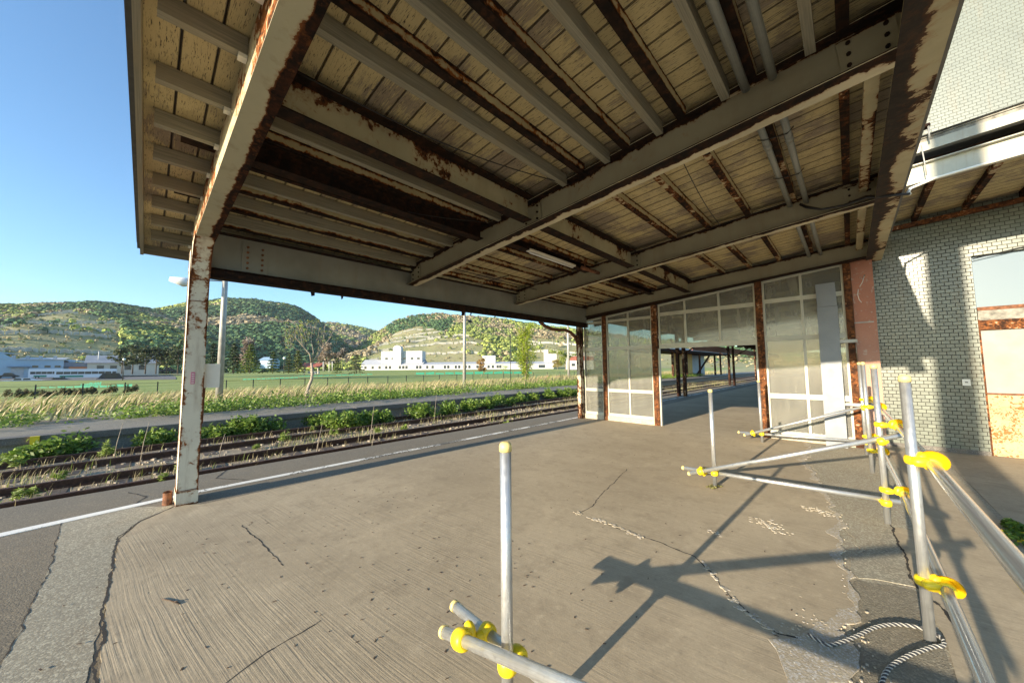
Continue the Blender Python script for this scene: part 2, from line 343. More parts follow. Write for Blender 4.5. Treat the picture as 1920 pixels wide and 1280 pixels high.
M['hillsoil'] = ground_mat('hill_ground', [(.24, .25, .095), (.33, .29, .15), (.18, .21, .07)], .02, .4, .5)
def leaf_mat(name, trans=.35, rough=.55):
    m = MT(name); c = m.rnd(); m.set(Base_Color=c, Roughness=rough)
    t = m.n('BsdfTranslucent', Color=c); ms = m.n('MixShader', i0=trans, i1=m.b.outputs[0], i2=t.outputs[0]); m.t.links.new(ms.outputs[0], m.out.inputs[0]); return m.m
M['leaf'] = leaf_mat('leaves'); M['crown'] = leaf_mat('distant_crowns', .0, .9)
M['bark'] = plain('pale_bark', (.30, .25, .19), .85, var=.3, sc=12, bump=.01); M['barkd'] = plain('dark_bark', (.10, .075, .055), .9, var=.3, sc=8, bump=.01)
M['white'] = plain('white_wall', (.50, .50, .49), .7, var=.04, sc=.3)
M['roofw'] = plain('pale_metal_roof', (.42, .43, .45), .5, var=.08, sc=.3)
M['bluewall'] = plain('pale_blue_cladding', (.27, .40, .53), .6, var=.05, sc=.2); M['darkroof'] = plain('dark_blue_roof', (.12, .17, .25), .5, var=.1, sc=.3)
M['greyroof'] = plain('grey_house_roof', (.28, .30, .33), .6, var=.1, sc=.5); M['creamwall'] = plain('cream_house_wall', (.6, .52, .42), .7, var=.06, sc=.4)
M['brownwall'] = plain('brown_wood_wall', (.32, .17, .10), .7, var=.1, sc=.5); M['redroof'] = plain('red_roof', (.28, .09, .06), .6, var=.2, sc=1)
M['fence'] = plain('black_fence_metal', (.02, .022, .022), .5); M['net'] = plain('green_netting', (.02, .22, .14), .8)
M['carwhite'] = plain('white_car_paint', (.70, .73, .78), .3, var=.03); M['cardark'] = plain('dark_car_paint', (.03, .035, .045), .25, var=.1)
M['tyre'] = plain('tyre', (.02, .02, .02), .8); M['orangewall'] = plain('orange_shelter_wall', (.62, .36, .05), .6, var=.12, sc=1.5)
M['bluegrey'] = plain('blue_grey_sheet', (.33, .38, .44), .5, var=.12, sc=2); M['tin'] = plain('roof_top_sheet', (.14, .14, .14), .6)
M['rope'] = plain('rope_white', (.38, .37, .33), .8, var=.15, sc=40); M['ropedark'] = plain('rope_dark', (.04, .04, .045), .8)
M['lampgrey'] = plain('galvanised_pole', (.36, .35, .32), .5, .2, var=.2, sc=5); M['lampw'] = plain('white_lamp_shade', (.75, .76, .75), .4, var=.03)
M['debris'] = plain('orange_debris', (.42, .17, .08), .8, var=.4, sc=3); M['pinkst'] = plain('pink_sticker', (.60, .16, .28), .5, var=.1); M['offw'] = plain('off_white', (.80, .77, .68), .5, var=.06)
M['snow'] = plain('pale_snow_fence', (.52, .50, .44), .7); M['netg'] = M['net']; M['chip'] = plain('loose_chips', (.34, .29, .22), .9, var=.3, sc=30); M['twig'] = plain('twig_brown', (.07, .045, .03), .9)
# ================================================================== GROUND
def tz(x, y):
    if x > -7.0: return 0.0
    if x > -7.7: return -(-7.0-x)/.7*.22
    if x > -15: return -.25
    if x > -17: return -.25+.35*(-15-x)/2
    r = math.hypot(x, y)
    a = .10 if x > -20 else max(-1.3, .10-(-20-x)/25*1.4)
    if r < 150: return a
    return a+(0.1-a)*min(1, (r-150)/70)*max(0, min(1, (y-5)/60))
def strip(name, xs, ys, m, dz=0.0, jit=0.0):
    b = MB(); nx, ny = len(xs), len(ys)
    for i in range(nx):
        for j in range(ny): b.v.append((xs[i], ys[j], tz(xs[i], ys[j])+dz+random.uniform(-jit, jit)))
    for i in range(nx-1):
        for j in range(ny-1):
            q = (i*ny+j, (i+1)*ny+j, (i+1)*ny+j+1, i*ny+j+1); b.f.append(q if xs[i+1] > xs[i] else q[::-1]); b.uv += [(0, 0)]*4; b.c.append(.5); b.sm.append(True)
    o = b.build(name, m); o['kind'] = 'structure'; return o
YS = [-900, -400, -200, -100, -60, -40, -25, -15, -8, -4, 0, 4, 8, 12, 16, 20, 25, 30, 38, 48, 60, 80, 110, 160, 250, 400, 900]
strip('platform_ground', [-7.7, -7.35, -7.0, 3.0, 40, 900], YS, M['asphalt'])
strip('track_bed', [-17, -15, -7.7], list(np.linspace(-40, 120, 200)), M['ballast'])
strip('ground', [-1500, -700, -400, -260, -200, -150, -120, -95, -80, -70, -60, -52, -45.0], YS, M['lawn'])
strip('field', [-45.0, -40, -35, -30, -26, -23, -20, -18.5, -17], YS, M['dry'])
strip('track_bed', [-17, -15, -7.7], [-900, -40], M['ballast']); strip('track_bed', [-17, -15, -7.7], [120, 900], M['ballast'])
def rag(pts, amp=.03, n=8):
    out = []
    for i in range(len(pts)):
        a, b = pts[i], pts[(i+1) % len(pts)]; L = math.hypot(b[0]-a[0], b[1]-a[1]); k = max(1, int(L/.07)) if n else 1; k = min(k, 60)
        for j in range(k):
            t = j/k; out.append((a[0]+(b[0]-a[0])*t+random.uniform(-amp, amp)*(j > 0), a[1]+(b[1]-a[1])*t+random.uniform(-amp, amp)*(j > 0)))
    return out
def ragline(pts, amp, step=.05):
    """jagged but continuous broken edge: several scales of wander along the line"""
    ph = [random.uniform(0, 6.28) for _ in range(10)]; out = []; s_ = 0
    for i in range(len(pts)-1):
        a, b = pts[i], pts[i+1]; L = math.hypot(b[0]-a[0], b[1]-a[1]); k = max(1, int(L/step)); nx, ny = -(b[1]-a[1])/(L+1e-9), (b[0]-a[0])/(L+1e-9)
        for j in range(k):
            t = j/k; q = s_+L*t; o_ = amp*(.6*math.sin(q*6+ph[0]+2*math.sin(q*2.3+ph[1]))+.45*math.sin(q*17+ph[2]+2*math.sin(q*5+ph[3]))+.3*math.sin(q*41+ph[4]+2*math.sin(q*11+ph[5]))+random.uniform(-.22, .22))
            if i == 0 and j == 0: o_ = 0
            out.append((a[0]+(b[0]-a[0])*t+nx*o_, a[1]+(b[1]-a[1])*t+ny*o_))
        s_ += L
    return out+[pts[-1]]
def sheet(name, poly, m, z0, z1, label=None):
    b = MB(); b.prism(poly, z0, z1); o = b.build(name, m); o['kind'] = 'structure'; return o
right_edge = ragline([(-.15, -3), (-.15, 2.3), (-.11, 2.9), (-.08, 3.45), (-.14, 3.9), (-.14, 4.5), (-.23, 5.25), (-.42, 6.3), (-.60, 7.2), (-.65, 8.0), (-.65, 9.2)], .035)
left_crack = ragline([(-5.62, .30), (-5.3, .02), (-4.94, -.10), (-4.4, -.12), (-3.91, -.12), (-3.31, -.11), (-2.79, -.10), (-2.3, -.12), (-1.2, -.4), (-.9, -3)], .009)
edge_top = [(-5.45, .5), (-5.43, 2), (-5.42, 5), (-5.42, 9.2), (-5.42, 60)]
slab_poly = left_crack[::-1]+edge_top+[(-.65, 60)]+right_edge[::-1]
sheet('concrete_floor', slab_poly, M['slab'], -.05, .008)
apron = [(-6.0, -.12), (-5.88, -.54), (-4.79, -.47), (-3.67, -.46), (-3.2, -.47), (-2.3, -.6), (-1.0, -3.2)]+[(p[0], p[1]) for p in ragline([(-.9, -3), (-1.22, -.43), (-2.3, -.14), (-3.3, -.13), (-4.94, -.125), (-5.35, .0), (-5.64, .28)], .01)]
sheet('concrete_strip', apron, M['apron'], -.05, .002)
sheet('rough_paving', [(-.75, -3), (1.1, -3), (1.1, 9.87), (-.75, 9.87)], M['rough'], -.05, .0015)
def right_side(poly, name, m, z): return sheet(name, poly, m, -.05, z)
right_side(ragline([(-.30, 5.35), (-.36, 6.3), (-.55, 7.2), (-.6, 9.2)], .04)+[(.42, 9.4), (.42, 5.0)]+ragline([(.42, 5.0), (.19, 4.9), (.2, 4.4), (.0, 4.2), (-.1, 4.55)], .03), 'rough_paving', M['rough'], .005)
right_side([(-.6, 9.88), (-.6, 9.21), (.9, 9.4), (.98, 6.95), (.97, 5.2), (.98, 3), (.98, -3), (.30, -3), (.29, 2.8), (.30, 3.2), (.24, 3.8), (.22, 4.4), (.20, 5.0), (.425, 5.02), (.425, 9.3)], 'concrete_strip', M['slab'], .006)
right_side(ragline([(.24, 3.78), (.235, 4.35), (.19, 4.95), (.0, 4.22), (-.08, 3.9), (-.05, 3.66), (.05, 3.72)], .02), 'concrete_strip', M['apron'], .0055)
right_side(ragline([(-.06, 3.62), (.04, 3.68), (.25, 3.74), (.28, 3.17), (.285, 2.8), (.29, -3), (-.12, -3), (-.12, 2.3), (-.07, 2.9), (-.06, 3.62)], .02), 'tar_patch', M['tar'], .003)
right_side([(1.02, 9.88), (1.02, -3), (8, -3), (8, 9.88)], 'paving', M['slab'], .0045)
# broken slab rim
rimL = [(x-max(.004, .028+.03*math.sin(y*7+1.7*math.sin(y*3))+.02*math.sin(y*23)+random.uniform(-.006, .006))-(.03 if y < 3.1 else 0), y) for x, y in right_edge]; rimR = [(x+.02+.012*math.sin(y*19)+random.uniform(-.003, .003), y) for x, y in right_edge]
sheet('broken_rim', rimL+rimR[::-1], M['broken'], -.02, .0095)
sheet('broken_rim', rag([(-.42, 2.50), (-.30, 2.62), (-.24, 2.80), (-.12, 2.86), (-.05, 2.72), (-.08, 2.5), (-.2, 2.3), (-.3, 2.2)], .025), M['broken'], -.02, .0105)
b = MB()
def pebble(x, y, s_, h):
    b.prism([(x+s_*math.cos(a)*random.uniform(.5, 1.3), y+s_*math.sin(a)*random.uniform(.5, 1.3)) for a in [q*1.047 for q in range(6)]], 0, .009+h)
for x, y in right_edge:
    if 1.5 < y < 9:
        pebble(x+random.gauss(0, .02), y+random.uniform(-.04, .04), random.uniform(.003, .009), random.uniform(.0, .003))
for _ in range(260): pebble(random.gauss(-.20, .09), random.gauss(2.62, .13), random.uniform(.002, .008), random.uniform(.0, .003))

o = b.build('rubble', M['broken']); tag(o, kind='stuff', label='crumbled pale concrete grit along the ragged edge of the floor', cat='rubble')
# cracks
def crack(pts, wd, zc=.0092, name='crack', m='crack'):
    L = ragline(pts, .012, .035); b = MB()
    for i in range(len(L)-1):
        (x0, y0), (x1, y1) = L[i], L[i+1]; d = math.hypot(x1-x0, y1-y0)+1e-6; nx, ny = -(y1-y0)/d, (x1-x0)/d
        w0 = wd*random.uniform(.3, 1.2); b.face([(x0-nx*w0, y0-ny*w0, zc), (x1-nx*w0, y1-ny*w0, zc), (x1+nx*w0, y1+ny*w0, zc), (x0+nx*w0, y0+ny*w0, zc)])
    o = b.build(name, M[m]); o['kind'] = 'structure'; return o
crack([(-5.62, .30), (-5.3, .01), (-4.94, -.12), (-4.4, -.13), (-3.91, -.13), (-3.31, -.12), (-2.79, -.11), (-2.3, -.13), (-1.2, -.41)], .009)
crack([(-2.51, 5.07), (-2.31, 4.14), (-2.15, 3.48), (-2.14, 3.2)], .005)
crack([(-2.0, 3.21), (-1.63, 3.19), (-1.26, 3.19), (-1.0, 3.14), (-.81, 2.97), (-.66, 2.78), (-.52, 2.64), (-.38, 2.59), (-.2, 2.7)], .006)
crack([(-4.43, .72), (-4.0, .76), (-3.57, .79), (-3.3, .81)], .005)
crack([(-2.43, .81), (-2.41, .66), (-2.38, .52), (-2.33, .4), (-2.2, .1)], .005)
crack([(.19, 5.04), (.23, 4.35), (.24, 3.78), (.34, 3.52), (.42, 2.9), (.6, 2.2)], .010, .0073)
crack([(-5.88, -.54), (-4.79, -.47), (-3.67, -.46), (-3.2, -.47), (-2.3, -.6)], .004, .0034)
crack([(-6.15, 1.05), (-6.6, .75), (-7.0, .9)], .011, .0025); crack([(-5.95, -.05), (-6.3, .05), (-6.7, -.1)], .008, .0025)
b = MB()      # spalled pale flakes on the floor
for pts, n_, sp in (([(-2.0, 3.2), (-1.85, 3.23), (-1.6, 3.19), (-1.45, 3.17)], 90, .015), ([(-.78, 4.32), (-.66, 4.24), (-.55, 4.12)], 70, .05), ([(-1.05, 3.72), (-.95, 3.70)], 14, .02), ([(-.45, 5.05), (-.25, 4.95)], 40, .04), ([(-.95, 3.14), (-.6, 2.7), (-.4, 2.58)], 70, .012), ([(-2.16, 3.22), (-2.14, 3.2)], 14, .02)):
    for _ in range(n_):
        t = random.random()*(len(pts)-1.001); i = int(t); t -= i; x = pts[i][0]*(1-t)+pts[i+1][0]*t+random.gauss(0, sp); y = pts[i][1]*(1-t)+pts[i+1][1]*t+random.gauss(0, sp); s_ = random.uniform(.004, .014)
        b.prism([(x+s_*1.5*math.cos(a)*random.uniform(.6, 1.2), y+s_*math.sin(a)*random.uniform(.6, 1.2)) for a in [q*1.047 for q in range(6)]], 0, .009+random.uniform(.0005, .004))
tag(b.build('concrete_flakes', M['broken']), 'pale spalled flakes scattered along the floor cracks', 'flakes', kind='stuff')
b = MB()      # small dark bits of leaf and bark
for _ in range(300):
    x = random.uniform(-5.3, -.2); y = random.uniform(-.4, 7)
    if random.random() < .5: x = random.uniform(-4.6, -1); y = random.uniform(.1, 2.4)
    a = random.uniform(0, 3.14); L = random.uniform(.003, .012); wd = random.uniform(.0015, .004)
    b.beam((x-L*math.cos(a), y-L*math.sin(a), .0095), (x+L*math.cos(a), y+L*math.sin(a), .0105), wd*2, .002)
tag(b.build('bark_crumbs', M['twig']), 'scattered dark bark crumbs and leaf bits on the concrete floor', 'litter', kind='stuff')
b = MB(); b.tube([(-3.43, .135, .012), (-3.36, .175, .012), (-3.27, .215, .013)], .003, 6, r1=.004); b.tube([(-3.32, .193, .013), (-3.30, .21, .02)], .005, 6, r1=.002)
tag(b.build('twig', M['twig']), 'thin dark twig lying alone on the concrete floor at left', 'twig')
# white safety line
sheet('white_line', [(-6.11, .50), (-6.005, .50), (-6.035, 9.1), (-6.14, 9.1)], M['line'], -.002, .0045)
sheet('white_line', [(-5.86, -1.6), (-5.72, -1.6), (-6.005, .50), (-6.11, .50)], M['line'], -.002, .0065)
sheet('white_line', [(-6.14, 9.1), (-6.04, 9.1), (-6.1, 60), (-6.2, 60)], M['line'], -.002, .0045)
# ================================================================== RAILWAY
for tx, lab in (((-7.85, -8.82), 'nearer rusty railway track beside the paved platform edge'), ((-10.25, -11.35), 'farther rusty railway track under the weeds by the opposite platform wall')):
    t = thing('railway_track', lab, 'railway track', (sum(tx)/2, 0, -.25), 'railway tracks')
    for x in tx:
        b = MB(); b.beam((x, -60, -.142), (x, 160, -.142), .065, .035); b.beam((x, -60, -.19), (x, 160, -.19), .018, .07); b.beam((x, -60, -.232), (x, 160, -.232), .12, .016); b.build('rail', M['rail'], t)
    b = MB(); x0, x1 = min(tx)-.45, max(tx)+.45
    for k in range(200): y = -30+k*.62; b.beam((x0, y, -.285), (x1, y, -.285), .2, .09)
    tag(b.build('sleepers', M['timber'], t), kind='stuff')
# opposite platform
t = thing('station_platform', 'low weedy concrete platform on the far side of the tracks', 'platform', (-13, 0, -.25)); t['kind'] = 'structure'
b = MB(); b.box(-14.6, -12.34, -40, 120, -.3, .195); b.build('top', M['plat2'], t)
b = MB(); b.box(-12.38, -12.3, -40, 120, -.3, .06); b.build('wall', M['plat2w'], t)
b = MB()
for k in range(53): b.box(-12.55, -12.22+random.uniform(-.012, .012), -40+k*3.0, -40+k*3.0+2.985, .055, .20+random.uniform(-.006, .006))
b.build('lip', M['lip'], t)
b = MB(); b.box(-12.25, -12.19, -1.62, -1.5, -.22, .2); tag(b.build('marker_post', M['yellow']), 'yellow painted stake against the platform wall at left edge', 'stake')
# ================================================================== CANOPY
ZB, XA, SL = 3.047, -5.65, math.tan(math.radians(4.566))
def rz(x, o=0.0): return ZB+o+SL*(x-XA)
XB = .42
can = thing('platform_canopy', 'peeling cream and rust platform canopy roof spanning overhead on steel beams', 'canopy', (-5.72, .38, 0))
# roof covering
b = MB(); q = [(-7.18, -.20), (.69, -.20), (.69, 9.5), (-7.18, 9.5)]
for za, zb_ in ((.44, .47),): b.face([(x, y, rz(x, .47)) for x, y in q]); b.face([(x, y, rz(x, .43)) for x, y in q[::-1]])
b.build('roof_sheet', M['tin'], can)
b = MB(); BW = 9.55/54
for k in range(54):
    y0 = -.13+k*BW; z_ = random.uniform(-.002, .002)
    b.beam((-7.08, y0+BW/2, rz(-7.08, .392+z_)), (.60, y0+BW/2, rz(.60, .392+z_)), BW-.006, .02)
b.build('ceiling_boards', M['board'], can)
# rafters running up the slope
def rafter(Y, x0, x1, h=.30, web='web', fl='flange', fw=.2):
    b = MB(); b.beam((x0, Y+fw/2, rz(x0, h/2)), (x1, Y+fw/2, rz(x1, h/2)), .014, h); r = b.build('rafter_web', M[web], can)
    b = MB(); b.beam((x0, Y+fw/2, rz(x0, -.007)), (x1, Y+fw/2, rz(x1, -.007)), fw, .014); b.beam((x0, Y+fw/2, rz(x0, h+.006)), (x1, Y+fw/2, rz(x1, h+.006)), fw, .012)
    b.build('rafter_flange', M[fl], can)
# nearest: box-like gable rafter carried by the corner column
b = MB(); b.beam((-5.60, .390, rz(-5.60, .175)), (.45, .485, rz(.45, .175)), .176, .33); b.build('gable_rafter', M['gable'], can)
b = MB(); b.beam((-5.60, .390, rz(-5.60, .002)), (.45, .485, rz(.45, .002)), .182, .012); b.build('gable_rafter_flange', M['gable_bottom'], can)
b = MB(); b.face([(-5.56, .295, rz(-5.56, .004)), (-5.56, .475, rz(-5.56, .004)), (-5.56, .475, 2.66), (-5.56, .295, 2.66)]); 
pts = [(-5.56, 2.66), (-5.52, 2.86), (-5.42, 3.0), (-5.25, rz(-5.25, 0))]
for i in range(3):
    (xa, za), (xb, zb_) = pts[i], pts[i+1]; b.face([(xa, .295, za), (xa, .475, za), (xb, .475, zb_), (xb, .295, zb_)], [(0, 0), (0, 1), (.2, 1), (.2, 0)])
b.face([(-5.56, .295, rz(-5.56, .02))]+[(x, .295, z) for x, z in pts], None); b.build('haunch', M['colpaint'], can)
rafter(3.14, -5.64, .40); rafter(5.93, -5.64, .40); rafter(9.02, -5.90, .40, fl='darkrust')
# corner column
def column(y0, y1, x0, x1, z1, mat='colpaint'):
    b = MB(); b.box(x1-.012, x1, y0, y1, 0, z1); b.box(x0, x0+.012, y0, y1, 0, z1); ym = (y0+y1)/2; b.box(x0+.012, x1-.012, y0+.004, y1-.004, 0, z1)
    return b.build('column', M[mat], can)
cl = column(.287, .470, -5.86, -5.57, 3.0)
b = MB(); b.box(-5.9, -5.566, .283, .474, .0, .16); b.build('column_base', M['colpaint'], can)
for z in (2.62, 2.36, .165): b = MB(); b.box(-5.567, -5.563, .285, .472, z, z+.008); b.build('splice_seam', M['rust'], can)
b = MB(); b.box(-5.568, -5.5655, .350, .386, 1.38, 1.52); st = b.build('warning_sticker', M['pinkst'], can)
b = MB()
for k in range(5): b.box(-5.5655, -5.565, .356, .380, 1.392+k*.025, 1.402+k*.025)
b.build('lettering', M['offw'], can)
# eave beam along the columns
b = MB(); b.beam((XA-.006, .30, 3.02), (XA-.006, 9.1, 3.05), .012, .46); b.build('eave_beam_web', M['eavebeam'], can)
b = MB(); b.beam((XA-.03, .48, 2.735), (XA-.03, 9.1, 2.77), .16, .10); b.beam((XA+.03, .48, 2.80), (XA+.03, 9.1, 2.83), .05, .012); b.beam((XA, .4, 3.258), (XA, 9.1, 3.29), .16, .012); b.build('eave_beam_flange', M['darkrust'], can)
b = MB()      # bolted splice plate
b.box(XA, XA+.012, .78, 1.06, 2.82, 3.20); b.build('splice_plate', M['eavebeam'], can)
for i in range(5):
    for y in (.84, 1.0): b = MB(); b.tube([(XA+.010, y, 2.87+i*.07), (XA+.030, y, 2.87+i*.07)], .016, 6, smooth=False); b.build('bolt', M['rust'], can)
# side beam over the building side
b = MB(); b.beam((.43, -.15, rz(.43, -.008)), (.43, 9.6, rz(.43, -.008)), .22, .014, up=(-SL, 0, 1)); b.build('side_beam_flange', M['sidebeam'], can)
b = MB(); b.beam((.43, -.15, rz(.43, .17)), (.43, 9.6, rz(.43, .17)), .014, .34); b.build('side_beam_web', M['web'], can)
b = MB(); b.beam((.235, 3.3, rz(.235, .17)), (.235, 9.0, rz(.235, .17)), .085, .06); b.build('edge_angle', M['purlin_cream'], can)
# joists and purlins running along the platform
jx = [-.08-.53*k for k in range(13)]; jx[5] = -2.68
for k, x in enumerate(jx):
    if k not in (5, 7):
        b = MB(); b.beam((x, .46, rz(x, .315)), (x, 3.16, rz(x, .315)), .06, .12); b.build('wooden_joist', M['joist'], can)
    b = MB(); b.beam((x, -.06, rz(x, .315)), (x, .345, rz(x, .315)), .06, .12); b.build('wooden_joist', M['joist'], can)
    b = MB(); b.box(x-.028, x+.028, .30, .345, rz(x, .315)-.085, rz(x, .315)-.055); b.build('joist_packer', M['offw'], can)
px_ = [.115-.515*k for k in range(12)]
for k, x in enumerate(px_):
    if k in (5, 6): continue
    for (y0, y1) in ((.46, 3.16), (3.32, 5.95), (6.1, 9.05)):
        near = y0 < 1
        b = MB(); b.beam((x, y0, rz(x, .338)), (x, y1, rz(x, .338)), .012, .095); b.build('steel_purlin', M['purlin_web'], can)
        b = MB(); b.beam((x-.027, y0, rz(x, .284)), (x-.027, y1, rz(x, .284)), .066, .010); b.build('purlin_flange', M['darkrust' if near else 'purlin'], can)
    if k % 2 == 0: b = MB(); b.beam((x+.02, .10, rz(x, .34)), (x+.02, .34, rz(x, .34)), .12, .03); b.build('purlin_end', M['darkrust'], can)
# the two deep beams between rafters
for x, h, z0 in ((-2.74, .26, .05), (-3.62, .16, .12)):
    for (y0, y1) in ((.48, 3.13), (3.33, 5.93), (6.13, 9.0)):
        if x < -3 and y0 > 1: z0 = .2; h = .1
        b = MB(); b.beam((x, y0, rz(x, z0+h/2)), (x, y1, rz(x, z0+h/2)), .012, h); b.build('tie_beam_web', M['purlin_cream'] if x > -3 else M['darkrust'], can)
        b = MB(); b.beam((x, y0, rz(x, z0-.006)), (x, y1, rz(x, z0-.006)), .14, .012); b.beam((x+.03, y0, rz(x, z0+h+.006)), (x+.03, y1, rz(x, z0+h+.006)), .16, .012); b.build('tie_beam_flange', M['darkrust'], can)
# gable board, eave board, gutter hooks
b = MB(); b.beam((-7.15, -.14, rz(-7.15, .335)), (.69, -.14, rz(.69, .335)), .035, .17); b.build('gable_board', M['joist'], can)
b = MB(); b.beam((-7.17, -.175, rz(-7.17, .40)), (.69, -.175, rz(.69, .40)), .03, .12); b.build('gable_flashing', M['black'], can)
b = MB(); b.beam((-7.13, -.15, rz(-7.13, .34)), (-7.13, 9.4, rz(-7.13, .34)), .03, .15); b.build('eave_board', M['joist'], can)
for y, s_ in ((2.0, 1), (2.55, .8), (5.6, 1.3), (5.9, .8), (6.8, .7)):
    b = MB(); b.face([(-7.2, y, 3.2), (-7.2, y+.12, 3.2), (-7.35, y+.16*s_, 3.0-.05*s_), (-7.35, y+.10, 2.98-.05*s_)]); b.beam((-7.2, y, 3.2), (-7.35, y+.12, 2.98), .03, .02); b.build('gutter_hook', M['darkrust'], can)
# gusset plates and bolt heads at the beam joints
for Y_, xs in ((3.233, (-5.45, -2.74, .2)), (6.023, (-5.45, -2.74, .2))):
    for x in xs:
        b = MB(); b.beam((x-.14, Y_-.012, rz(x-.14, .15)), (x+.14, Y_-.012, rz(x+.14, .15)), .010, .24); b.build('gusset_plate', M['web'], can)
        for dx in (-.09, .09):
            for dz in (.07, .15, .23): b = MB(); b.tube([(x+dx, Y_-.016, rz(x+dx, dz)), (x+dx, Y_-.032, rz(x+dx, dz))], .013, 6, smooth=False); b.build('bolt', M['darkrust'], can)
# scattered ceiling wire
b = MB(); b.tube([(-4.9, 3.4, rz(-4.9, .17)), (-4.92, 5.9, rz(-4.9, .15))], .008, 6); b.tube([(-4.6, 4.7, rz(-4.6, .16)), (-5.2, 4.6, rz(-5.2, .18))], .008, 6); b.build('ceiling_wire', M['black'], can)
for (xa, ya, xb, yb, sg) in ((-2.6, .5, -2.2, 3.1, .10), (-1.1, 3.4, -1.3, 5.9, .08), (-3.9, .6, -3.4, 3.1, .12)): b = MB(); b.tube([(xa+(xb-xa)*k/8, ya+(yb-ya)*k/8, rz(xa+(xb-xa)*k/8, .27)-sg*math.sin(math.pi*k/8)) for k in range(9)], .005, 6); b.build('ceiling_wire', M['black'], can)
# conduits strapped along a purlin
cn = thing('conduit_run', 'pair of grey plastic conduits strapped along the roof purlin', 'conduit', (-.4, .5, rz(-.4, .24)))
for dx in (-.085, .085):
    for (y0, y1) in ((.4, 3.16), (3.32, 5.96), (6.1, 9.05)): b = MB(); b.tube([(-.385+dx, y0, rz(-.4, .245)), (-.385+dx, (y0+y1)/2, rz(-.4, .24)), (-.385+dx, y1, rz(-.4, .245))], .029, 12); b.build('conduit', M['conduit'], cn)
    b = MB(); b.tube([(-.385+dx, 4.1, rz(-.4, .245)), (-.385+dx, 4.2, rz(-.4, .245))], .034, 12); b.build('socket', M['conduit'], cn)
for y in (1.6, 3.95, 4.9): b = MB(); b.tube([(-.52, y, rz(-.52, .24)), (-.47, y, rz(-.4, .205)), (-.3, y+.03, rz(-.4, .205)), (-.25, y+.03, rz(-.25, .24))], .005, 6); b.build('strap_wire', M['black'], cn)
cb = thing('black_cable', 'dark sagging cable bundle crossing below the roof beam towards the building', 'cable', (.2, 5.9, 3.4))
b = MB(); pts = [(-.36, 5.90, rz(-.36, .2)), (-.30, 5.86, rz(-.3, .12)), (-.15, 5.85, rz(-.15, .03)), (.05, 5.86, rz(.05, .0)), (.25, 5.87, rz(.25, .02)), (.42, 5.88, rz(.42, -.03)), (.60, 6.0, rz(.6, -.04))]
b.tube(pts, .014, 8); b.build('cable', M['black'], cb); b = MB(); b.tube([(x, y+.02, z+.018+.01*math.sin(i*2)) for i, (x, y, z) in enumerate(pts)], .009, 8); b.build('cable', M['twig'], cb)
# light fixtures hung in the middle bay
fx = thing('tube_light_fixture', 'slim white fluorescent batten fixed beneath the canopy boards', 'light fixture', (-3.58, 4.75, rz(-3.58, .13)))
b = MB(); b.beam((-3.58, 4.10, rz(-3.58, .19)), (-3.58, 5.38, rz(-3.58, .19)), .09, .03); b.build('batten', M['offw'], fx)
b = MB(); b.tube([(-3.58, 4.14, rz(-3.58, .155)), (-3.58, 5.34, rz(-3.58, .155))], .016, 10); b.build('lamp_tube', M['lampw'], fx)
b = MB(); b.tube([(-3.42, 5.40, rz(-3.42, .12)), (-3.40, 5.95, rz(-3.40, .12))], .035, 10); b.tube([(-3.42, 5.5, rz(-3.42, .12)), (-3.42, 5.5, rz(-3.42, .3))], .01, 6)
tag(b.build('rusty_pipe_stub', M['rust']), 'rusty pipe stub under the roof at the end of the tube light', 'pipe')
# switch box on the column
sb = thing('junction_box', 'cream metal junction box mounted on the side of the corner column', 'junction box', (-5.66, .54, 1.33))
b = MB(); b.box(-5.72, -5.62, .478, .612, 1.335, 1.61); b.build('case', M['offw'], sb); b = MB(); b.box(-5.619, -5.612, .472, .618, 1.328, 1.617); b.build('lid', M['offw'], sb)
b = MB(); b.tube([(-5.67, .485, 1.34), (-5.68, .48, 1.1), (-5.67, .478, .9)], .012, 8); b.build('conduit', M['rust'], sb)
b = MB(); b.tube([(-5.76, .225, .0), (-5.76, .225, .10), (-5.755, .222, .145)], .045, 14, r1=.04, cap=False); b.tube([(-5.76, .225, .0), (-5.76, .225, .05)], .03, 10)
tag(b.build('cut_pipe_stub', M['rust']), 'short cut rusty pipe stub standing at the foot of the corner column', 'pipe stub')
# ================================================================== GLAZED SCREEN
YS_ = 9.30
scr = thing('glazed_screen', 'dusty glazed windbreak wall with white frames and rusty posts across the platform', 'glazed screen', (-3, YS_, 0))
def ztop(x): return 3.0+.095*(x+4.8)
b = MB()
b.box(-5.86, -3.63, YS_-.06, YS_+.12, 0, .135); b.build('curb', M['broken'], scr)
b = MB(); b.box(-1.30, .08, YS_-.06, YS_+.12, 0, .09); b.build('curb', M['broken'], scr)
b = MB(); b.box(-6.0, -5.86, YS_-.24, YS_-.06, 0, ztop(-5.9)+.12); b.box(-5.95, -5.91, YS_-.06, YS_+.02, 0, ztop(-5.9)); b.build('end_post', M['creampost'], scr)
for x0, x1 in ((-5.215, -5.095), (-3.755, -3.615), (-1.44, -1.31), (-.01, .095)):
    b = MB(); b.box(x0, x1, YS_-.07, YS_+.06, .0, ztop((x0+x1)/2)+.10); b.build('post', M['rustpost'], scr)
b = MB(); b.beam((-5.9, YS_-.01, ztop(-5.9)+.12), (.1, YS_-.01, ztop(.1)+.12), .12, .12); b.build('head_beam', M['darkrust'], scr)
